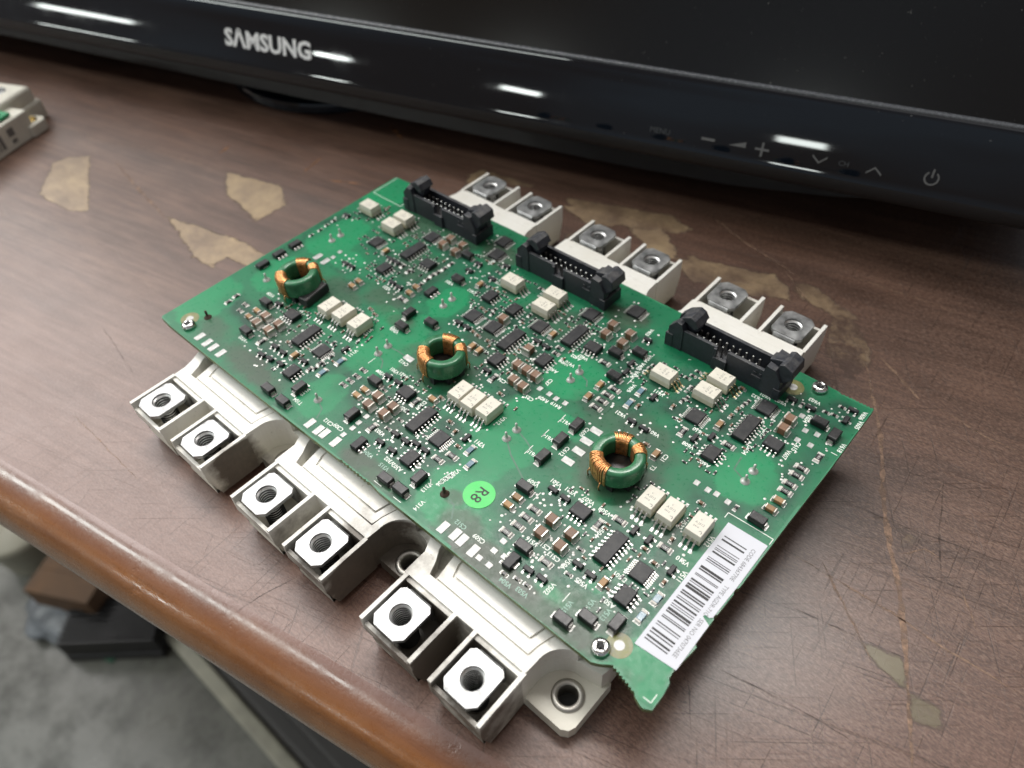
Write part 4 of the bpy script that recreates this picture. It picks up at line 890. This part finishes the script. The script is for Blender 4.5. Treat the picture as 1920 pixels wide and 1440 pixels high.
# --- place the components -------------------------------------------
cnt = {}
for k_, o_, u_, v_ in comps:
    rz = 0 if o_ == 'u' else math.pi / 2
    jit = R(random.gauss(0, 0.8)); i_ = cnt[k_] = cnt.get(k_, 0) + 1
    if k_ in PROTO:
        nm, me_ = PROTO[k_][i_ % len(PROTO[k_])]
        part(nm, me_, u_, v_, ZB + 0.03, rz + jit + (math.pi if nm == 'transistor' and i_ % 3 == 0 else 0))
    elif k_ in CHIP:
        c0 = part('chip', CHIP[k_][0], u_, v_, ZB + 0.03, rz + jit); part('leads', CHIP[k_][1], 0, 0, 0, parent=c0)
    elif k_ == 'opto':
        c0 = part('optocoupler', ome, u_, v_, ZB + 0.03, rz + jit * 0.6 + (0 if o_ == 'u' else math.pi))
        for s_ in (0, 1):
            for q in (-1.4, 0, 1.4): part('lead', OL[1 if i_ in (16, 18) else 0], 0, q if s_ == 0 else -q, 0, math.pi * s_, parent=c0)
    elif k_ in ('pads', 'padb'):
        w_, h_ = (1.7, 1.5) if k_ == 'pads' else (3.6, 2.1)
        key = 'pad_' + k_
        if key not in PROTO: PROTO[key] = MB().box(-w_ / 2, w_ / 2, -h_ / 2, h_ / 2, 0, 0.10, 0, 0.045).mesh('solder_pad', ['pad_tin'])
        part('solder_pad', PROTO[key], u_, v_, ZB + 0.03, rz + jit)
# extra transistor blocks' burnt neighbours, standing test pins with their solder cones
pb = MB().lathe([(1.35, 0.0), (1.2, 0.28), (0.8, 0.6), (0.5, 0.85), (0.42, 1.0), (0.40, 2.7), (0.25, 2.95), (0.0, 3.0)], 0, 0, 18)
pmx = pb.mesh('test_pin', ['solder']); pmb = pb.mesh('test_pin', ['burnt'])
for (u_, v_) in PINS: part('test_pin', pmb if (u_, v_) in ((13.2, 10), (126, 10.5)) else pmx, u_, v_, ZB + 0.02)
# screws
sb = MB().lathe([(2.25, 0.0), (2.35, 0.5), (2.2, 1.1), (1.7, 1.55), (0.95, 1.72), (0.8, 1.3), (0.0, 1.1)], 0, 0, 28)
for a in (0, 90):
    c_, s_ = math.cos(R(a + 35)), math.sin(R(a + 35))
    q = [(-1.35, -0.26), (1.35, -0.26), (1.35, 0.26), (-1.35, 0.26)]
    sb.prism([(x * c_ - y * s_, x * s_ + y * c_) for x, y in q], 0.9, 1.70, 1)
scm = sb.mesh('screw', ['screw_metal', 'recess_shade'])
for (u_, v_, r_) in ((12.1, 3.4, 10), (183.3, 3.3, 40), (184.6, 107.0, 0), (12.0, 106.8, 60)): part('screw', scm, u_, v_, ZB + 0.03, R(r_))
rg = MB(); rg.disc(0, 0, 3.1, 0.05, 28, 0); rg.disc(0, 0, 1.25, 0.09, 20, 1)
rgm = rg.mesh('tooling_pad', ['ring_amber', 'pad_tin'])
for q in ((186.1, 6.6), (178.5, 103.0), (8.9, 5.7)): part('tooling_pad', rgm, q[0], q[1], ZB + 0.02)

# --- toroidal chokes --------------------------------------------------
def rrect(r0, r1, z0, z1, rad, k=4):
    out = []
    for cx, cz, a0 in ((r1 - rad, z1 - rad, 0), (r0 + rad, z1 - rad, 90), (r0 + rad, z0 + rad, 180), (r1 - rad, z0 + rad, 270)):
        for i in range(k + 1): a = R(a0 + 90 * i / k); out.append((cx + rad * math.cos(a), cz + rad * math.sin(a)))
    return out
sec = rrect(4.25, 7.2, 2.2, 8.7, 1.0, 5)
core = MB().lathe(sec[::-1] + [sec[-1]], 0, 0, 64); corem = core.mesh('core', ['core_green'])
def winding(a0, a1, k, seed):
    b = MB(); rr = random.Random(seed)
    for i in range(k):
        a = a0 + (a1 - a0) * (i + 0.5) / k + rr.gauss(0, 0.25); tw = rr.gauss(0, 0.7)
        p = []; off = 0.20 + rr.uniform(-0.03, 0.05)
        for (r_, z_) in rrect(4.25 - off, 7.2 + off, 2.2 - off, 8.7 + off, 1.0 + off, 3):
            aa = R(a + tw * (r_ - 5.7) / 2.0); p.append((r_ * math.cos(aa), r_ * math.sin(aa), z_))
        b.tube(p, 0.235, 7, 0, True)
    return b.mesh('winding', ['copper'])
WN = [winding(90, 136, 10, 1), winding(38, 70, 7, 2), winding(212, 280, 15, 3)]
bb = MB().lathe([(0.0, 0.05), (5.6, 0.05), (5.6, 1.4), (5.2, 2.4), (0, 2.4)], 0, 0, 36)
for a in (20, 110, 200, 290, 335): bb.box(5.9 * math.cos(R(a)) - 0.9, 5.9 * math.cos(R(a)) + 0.9, 5.9 * math.sin(R(a)) - 0.9, 5.9 * math.sin(R(a)) + 0.9, 0.05, 2.9)
bbm = bb.mesh('choke_base', ['black_plastic'])
wl = MB()
for a in (226, 268, 48, 132): wl.tube([(7.3 * math.cos(R(a)), 7.3 * math.sin(R(a)), 3.4), (8.1 * math.cos(R(a)), 8.1 * math.sin(R(a)), 2.0), (8.0 * math.cos(R(a)), 8.0 * math.sin(R(a)), 0.1)], 0.22, 6)
wlm = wl.mesh('wire_end', ['copper'])
for i_, (u_, v_) in enumerate(((27.6, 39.4), (92.9, 43.2), (157.0, 45.6))):
    c0 = part('toroid_choke', corem, u_, v_, ZB, R((0, 2, -3)[i_]))
    c0.rotation_euler = (R((2, -1.5, 2.5)[i_]), R((-1.5, 2, 1)[i_]), R((7, -4, 0)[i_]))
    for w_ in WN: part('winding', w_, 0, 0, 0, parent=c0)
    part('choke_base', bbm, 0, 0, 0, parent=c0); part('wire_end', wlm, 0, 0, 0, parent=c0)
    if i_ == 0: part('choke_clip', MB().box(4.5, 8.5, -6, 4.5, 0.1, 3.4, 0, 0.4).mesh('choke_clip', ['black_plastic']), 0, 0, 0, parent=c0, bevel=0.2)

# --- shrouded pin headers --------------------------------------------
# local x from 0 (left end) to LH, y from 0 (front) to 8.2, z up from the board
LH = 37.6
h = MB()
h.box(5.0, 16.6, 0.0, 1.15, 0, 8.9, 0, 0.1); h.box(20.2, LH - 5.6, 0.0, 1.15, 0, 8.9, 0, 0.1)            # front wall, both sides of the key slot
h.box(16.2, 20.6, -0.75, 0.35, 0, 5.2, 0, 0.1)                                                             # key slot step
h.box(15.9, 16.9, -0.55, 0.2, 0, 8.6, 0, 0.1)
h.box(5.0, LH - 5.6, 7.05, 8.2, 0, 8.3, 0, 0.1)                                                            # back wall
h.box(4.8, LH - 5.4, 0.9, 7.3, 0, 2.4)                                                                     # floor
for (x0, x1, fl_) in ((0.0, 5.2, 0), (LH - 5.8, LH, 1)):                                                   # end towers: two cheeks with a latch slot between
    for (y0, y1) in ((-0.3, 2.2), (6.0, 8.5)):
        pz = [(x0, 0), (x1, 0), (x1, 8.6), (x1 - 0.8, 11.0), (x0 + 2.6, 11.4), (x0 + 0.2, 8.4)] if not fl_ else [(x0, 0), (x1, 0), (x1 - 0.2, 7.4), (x1 - 2.4, 11.4), (x0 + 0.6, 11.8), (x0, 8.6)]
        h.prism(pz, y0, y1, axis='y')
    h.box(x0 + 0.3, x1 - 0.3, 2.0, 6.2, 0, 3.0)
h.box(-0.6, 2.0, -0.5, 8.7, 0, 5.6, 0, 0.3); h.box(LH - 1.8, LH + 0.4, -0.5, 8.7, 0, 4.6, 0, 0.3)
h.box(LH - 9.0, LH - 5.9, -0.45, 0.1, 5.0, 5.7); h.box(LH - 8.8, LH - 7.9, -0.25, 0.1, 6.2, 7.2); h.box(LH - 6.8, LH - 6.0, -0.25, 0.1, 6.2, 7.2)
hm = h.mesh('pin_header', ['header_black'])
lat = MB(); lat.prism([(0.2, 3.0), (1.5, 3.2), (5.2, 6.0), (8.2, 8.4), (9.0, 11.4), (7.6, 13.6), (5.8, 14.4), (2.6, 12.4), (1.6, 9.5), (0.4, 7.0)], 2.35, 5.9, axis='y')
lat.prism([(2.6, 12.5), (5.8, 14.5), (7.6, 13.7), (8.9, 11.5), (7.6, 10.0), (5.4, 11.4)], 1.0, 7.4, axis='y')
latl = lat.mesh('latch', ['header_black'])
lat = MB(); lat.prism([(-2.0, 3.0), (0.2, 3.0), (1.4, 7.0), (3.6, 10.0), (3.2, 12.6), (0.6, 14.0), (-2.4, 13.2), (-4.4, 12.4), (-3.6, 9.0), (-2.2, 6.0)], 2.35, 5.9, axis='y')
lat.prism([(0.8, 6.2), (3.9, 9.8), (3.4, 12.9), (0.6, 14.2), (-0.8, 13.4), (-0.2, 9.6)], 0.6, 7.8, axis='y')
latr = lat.mesh('latch', ['header_black'])
pn = MB().box(-0.28, 0.28, -0.28, 0.28, 2.3, 7.2, 0, 0.16); pnm = pn.mesh('pin', ['tin'])
for (u_, v_, rz_) in ((19.9, 95.6, 0.0), (77.4, 95.7, 0.0), (139.5, 95.4, 0.0)):
    c0 = part('pin_header', hm, u_, v_, ZB + 0.02, rz_, bevel=0.12, segs=1)
    c0.scale = (1, 1, 0.93)
    part('latch', latl, 0.4, 0, 0, parent=c0, bevel=0.25); part('latch', latr, LH - 1.4, 0, 0, parent=c0, bevel=0.25)
    for i in range(10):
        for j in (0, 1): part('pin', pnm, 8.4 + i * 2.2, 3.1 + j * 2.2, 0, parent=c0)

# --- sticker, barcode label, silkscreen ------------------------------
st = MB().prism([(4.4 * math.cos(2 * math.pi * i / 64), 4.4 * math.sin(2 * math.pi * i / 64)) for i in range(64)], 0.0, 0.12)
so = part('sticker', st.mesh('sticker', ['sticker_green']), 133.3, 16.2, ZB + 0.03); so['label'] = 'round bright green sticker marked R8'
part('lettering', text_mesh('R8', 4.6, 'ink', 0.02), 0, 0, 0.15, R(-90), parent=so)
lb = MB().prism([(188.0, 50.6), (188.4, 9.2), (199.0, 10.0), (198.95, 23.6), (198.2, 24.0), (197.2, 24.4), (196.6, 24.8), (196.9, 25.4), (198.0, 25.3), (198.6, 25.9), (198.8, 33.6), (198.9, 36), (198.9, 50.8)], 0, 0.10)
lo = part('barcode_label', lb.mesh('barcode_label', ['label_white']), 0, 0, ZB + 0.04); lo.location = Vector((-OX, -OY, ZB + 0.04)) * MM; lo['label'] = 'white barcode label along the right edge of the board'
BARS = '46.5,2 45.3,4 43.1,1 42.3,1 41.8,1 40.9,4 39.0,1 38.4,2 37.8,1 35.6,6 34.8,3 33.3,1 32.9,1 31.3,4 30.6,1 29.7,4 28.9,6 27.4,3 26.7,3 25.6,1 25.0,2 23.9,4 23.0,1 22.4,1 21.4,6 20.6,3 19.3,1 18.8,2 17.1,2 16.4,1 14.9,4 14.0,2 12.8,4 11.9,2'
for q in BARS.split():
    v_, w_ = q.split(','); v_ = float(v_); hw = 0.06 + 0.052 * int(w_)
    part('bar', MB().sheet([(189.3, v_ - hw), (195.5, v_ - hw), (195.5, v_ + hw), (189.3, v_ + hw)], 0.115).mesh('bar', ['ink']), 0, 0, 0, parent=lo)
for txt, vs_, ve_ in (('CODE 68436770E', 47.7, 36.8), ('TYPE AGDR-71C', 34.9, 25.2), ('SER NO 0470736EE', 23.9, 12.2)):
    tm = text_mesh(txt, 1.55, 'ink_grey', 0.0, 1.0).copy(); w_ = max(v.co.x for v in tm.vertices) - min(v.co.x for v in tm.vertices)
    for v in tm.vertices: v.co.x *= (vs_ - ve_) * MM / w_
    part('lettering', tm, 196.9, (vs_ + ve_) / 2, 0.118, R(-90), parent=lo)
TEXTS = 'u:V509,141.9,28.4 u:V501,146.6,32.3 u:V521,151.3,32.6 u:V507,156.8,33.3 u:V508,162,33.3 u:C513,160.3,14.6 u:V516,153.3,14.4 u:C516,156.4,15.5 u:V503,160.5,2.3 u:V505,169.9,13.4 u:D501,176,20.7 u:A502,177.9,13.4 u:C512,136,6.4 u:C509,142.5,6.4 u:V504,155.8,1.6 v:D504,164.8,27.8 v:V506,163.8,15.1 v:V502,165,7.2 v:V513,179.2,10.5 v:V514,174.9,10 v:V515,171.1,6.3 u:V510,185.2,34 v:V532,179.4,42.9 v:V512,187.2,42.8 v:V511,187.3,30.2 u:V608,166.7,65.3 u:V610,166.2,71.4 u:A602,173.3,62.7 u:V602,178.5,95.5 u:V603,185.8,101.8 u:V601,174,94.8 u:V632,172.4,92.9 v:D604,179.8,74 v:V607,188.8,79.3 v:C615,189.5,83.4 v:V604,187.2,94.5 v:V618,199.1,90.7 v:C613,180.5,82.2 v:V605,199.2,101.2 v:V606,198.6,105.1 u:V613,135.2,50.4 u:V614,135,42.9 u:V615,135.2,35.7 u:V601,157,62.9 u:V621,145.6,62.8 u:D7,159.4,71.4 u:R409,124.7,53.1 u:R419,129.1,53.6 u:C25,121.2,50.8 u:C26,110.1,51 u:V311,121.4,28.9 u:A402,119.2,64.1 u:V408,119.9,68.7 u:V410,121.7,69.4 u:V407,123.1,74.2 u:V611,149.4,76.5 u:V1,98.1,57.1 u:C2,105.8,63.6 v:C609,141.6,50.8 v:C612,141.6,41.9 v:C21,164.1,57.4 v:V312,120.5,39 v:T3,163.6,52.7 v:C27,121.5,59.4 v:V404,138.9,86.2 v:V405,139.1,82 v:V406,139.7,78.1 v:V409,142.1,73 v:V403,132.6,96.1 u:V321,85,33.5 u:V301,81.4,33.1 u:V309,78.6,29.8 u:V302,106.2,8.5 u:V304,99.9,6.3 u:V303,96.4,13.7 u:A302,109.6,8.3 u:C309,85.6,7.2 u:C312,81.8,6.6 u:V311,121.5,29.1 u:C412,81.1,37.3 u:V307,95.5,24.2 u:V315,106.6,6.1 u:V101,67.4,45.9 u:T104,68.1,5.9 v:V314,119.9,-2.5 v:V111,65.2,29.8 v:V113,61.5,39.5 v:D304,98.2,28.4 v:V112,66.6,9.6 v:V305,122.8,15.5 v:V308,123.3,17 v:V310,122.6,14.1 v:V306,122.4,12.8 v:V313,120.6,8.8 v:V314,123.3,3.5 u:V102,31.5,11.4 u:V109,20.4,30.7 u:C411,74.2,75.5 u:V401,77.9,84.3 u:V201,64.8,74 u:V210,67.9,45.4 u:V221,49.7,58.4 u:A402,121.4,72.8 v:V211,65,66 v:V402,68.8,92.2'
FAINT = {'V503', 'V504', 'V513', 'V514', 'V515', 'C512', 'V315', 'V304'}
for q in TEXTS.split():
    o_, rest = q.split(':'); nm, u_, v_ = rest.split(','); u_, v_ = float(u_), float(v_)
    if not (0.8 < v_ < 108): continue
    o = obj('lettering', text_mesh(nm, 1.85, 'silk_faint' if nm in FAINT else 'silk_white', 0.04, 0.92), board, (u_, v_, ZB + 0.05), R(180) if o_ == 'u' else R(-90))
sl = [((186.5, 51.3), (186.5, 53.2)), ((186.5, 53.2), (199.0, 53.4)), ((199.0, 53.4), (199.0, 51.4)), ((1.0, 95.0), (1.0, 108)), ((1.2, 95), (17, 95)), ((17, 108.0), (17, 95)), ((196.8, 0.6), (198.8, 0.6)), ((198.8, 0.6), (198.8, 3.0)),
      ((145.5, 24.0), (145.5, 27.2)), ((133.6, 52.5), (133.6, 48.9)), ((133.4, 45.2), (133.4, 41.8)), ((133.6, 38), (133.6, 34.2)), ((72.5, 30), (72.5, 33)), ((119.6, 11.5), (121.6, 9.6)), ((108, 1.2), (111, 1.2)), ((116, 1.0), (119, 1.0)), ((197.6, 87.6), (199.4, 87.6)), ((140.2, 76.6), (140.2, 73.5)), ((148.6, 93.4), (149.3, 94.0)), ((169.5, 9.6), (169.5, 6.6)), ((174.8, 9.6), (174.8, 7))]
for (a, b_), (c_, d_) in sl:
    l_ = math.hypot(c_ - a, d_ - b_); nx, ny = -(d_ - b_) / l_ * 0.11, (c_ - a) / l_ * 0.11
    obj('silk_line', MB().sheet([(a - nx, b_ - ny), (c_ - nx, d_ - ny), (c_ + nx, d_ + ny), (a + nx, b_ + ny)], ZB + 0.05).mesh('silk_line', ['silk_white']), board)
# plated vias and tiny solder dots between the parts: too small to tell apart singly
vb = MB(); rv = random.Random(11); big = [c for c in comps if c[0] in ('so16', 'so8', 'tssop', 'opto', 'c1210', 'sot23', 'r1206')]
for c in big:
    for _ in range(7):
        a = rv.uniform(0, 6.283); r_ = rv.uniform(3.2, 6.5); x, y = c[2] + r_ * math.cos(a), c[3] + r_ * math.sin(a)
        if not (2 < x < 197 and 3 < y < 106): continue
        if any(abs(x - d[2]) < 2.2 and abs(y - d[3]) < 1.6 for d in comps): continue
        if any(math.hypot(x - p_[0], y - p_[1]) < 6 for p_ in PINS): continue
        rr = rv.choice((0.28, 0.34, 0.42)); vb.lathe([(rr, ZB + 0.025), (rr * .8, ZB + 0.07), (0, ZB + 0.08)], x, y, 10)
obj('solder_dots', vb.mesh('solder_dots', ['solder']), board, kind='stuff')
# tiny chip parts too small to pick apart singly
tb = MB(); done = []
FP0 = dict(opto=(7.5, 3.2), so16=(4.0, 5.8), so8=(4.0, 3.3), tssop=(4.0, 3.4), sot23=(2.3, 2.4), sma=(3.8, 2.1), sot89=(3.0, 3.3), r1206=(2.9, 1.6), r0805=(2.2, 1.4), r0603=(1.9, 1.2), c1206=(2.9, 1.7), c1210=(2.9, 2.2), c0603=(1.9, 1.2), melf=(3.0, 1.6), pads=(1.7, 1.6), padb=(2.7, 1.9))
FPX = {}
for k_, (a_, b__) in FP0.items():
    FPX[k_, 'u'] = (a_, b__); FPX[k_, 'v'] = (b__, a_)
for c in [c for c in comps if c[0] in ('opto', 'tssop', 'so16', 'so8')]:
    for _ in range(22):
        x, y = c[2] + rv.choice((-1, 1)) * rv.uniform(3.2, 6.8), c[3] + rv.uniform(-5, 5)
        if rv.random() < 0.5: x, y = c[2] + rv.uniform(-5, 5), c[3] + rv.choice((-1, 1)) * rv.uniform(3.4, 6.6)
        if not (2 < x < 186 and 9 < y < 93) or any(abs(x - d[2]) < FPX[d[0], d[1]][0] and abs(y - d[3]) < FPX[d[0], d[1]][1] for d in comps) or any(abs(x - a_) < 1.3 and abs(y - b__) < 1.3 for a_, b__ in done): continue
        if any(math.hypot(x - p_[0], y - p_[1]) < 7 for p_ in PINS): continue
        if rv.random() < 0.5: dx, dy = 0.28, 0.5
        else: dx, dy = 0.5, 0.28
        done.append((x, y)); mt = rv.choice((0, 0, 1)); z0 = ZB + 0.03
        tb.box(x - dx, x + dx, y - dy, y + dy, z0, z0 + 0.4, mt, 0.05)
        for s_ in (-1, 1):
            ex, ey = (s_ * 0.55, 0) if dx > dy else (0, s_ * 0.55)
            tb.box(x + ex - 0.22, x + ex + 0.22, y + ey - 0.26, y + ey + 0.26, z0, z0 + 0.34, 2, 0.06)
obj('tiny_parts', tb.mesh('tiny_parts', ['res_black', 'cap_brown', 'solder']), board, kind='stuff')


# ================================================================== SECOND POWER MODULE, cut by the left border
p2 = thing('power_module', 'blurred white power module with green board and brass bushing at left border', 'power module', (-209.5, 47, 0), R(-67))
# local x runs along its long side (towards the camera), y to the right-hand face = 0, body towards negative y
b = MB(); b.prism([(4, 0), (140, 0), (140, -75), (2, -75)], 0.0, 13.5, 0)
b.box(-14, 11, -36, -9.2, 0, 10.5, 0, 1.5); b.box(-12, 10.5, -35, -10, 10, 17.5, 0, 1.2); b.box(-13, 10.8, -68, -39, 0, 17.5, 0, 1.5)
b.prism([(-4, -6.5), (-2.5, -9), (8, -9), (8, 1.5), (-2, 1.5), (-4, -0.5)], 0.0, 6.0, 0)
obj('housing', b.mesh('housing', ['cream_housing']), p2, bevel=0.8)
obj('bushing', MB().lathe([(1.2, 5.8), (1.2, 6.8), (2.6, 6.9), (2.9, 6.0)], 1.5, -3.6, 24).mesh('bushing', ['brass']), p2)
obj('circuit_board', MB().box(11.5, 138, -72, -2.5, 14.0, 15.4).mesh('circuit_board', ['pcb_plain']), p2)
obj('terminal_nut', MB().lathe([(2.2, 16.6), (2.2, 17.8), (4.2, 17.9), (4.6, 17.4)], -2, -22, 24).disc(-2, -22, 2.3, 17.5, 20, 1).mesh('terminal_nut', ['plate_metal', 'recess_shade']), p2)
obj('screw', MB().lathe([(2.3, 15.4), (2.3, 16.4), (1.5, 17.1), (0, 17.3)], 16, -7, 20).mesh('screw', ['screw_metal']), p2)
for i, (x0, x1, z0, z1) in enumerate(((16, 20, 6.5, 10.5), (16.5, 19.5, 3, 5), (24, 26.2, 3, 10), (27, 28, 3, 10), (29, 31, 3, 10), (32, 33, 3, 10))):
    obj('print_mark', MB().add([(x0, 0.06, z0), (x1, 0.06, z0), (x1, 0.06, z1), (x0, 0.06, z1)], [(0, 1, 2, 3)]).mesh('print_mark', ['print_grey']), p2)
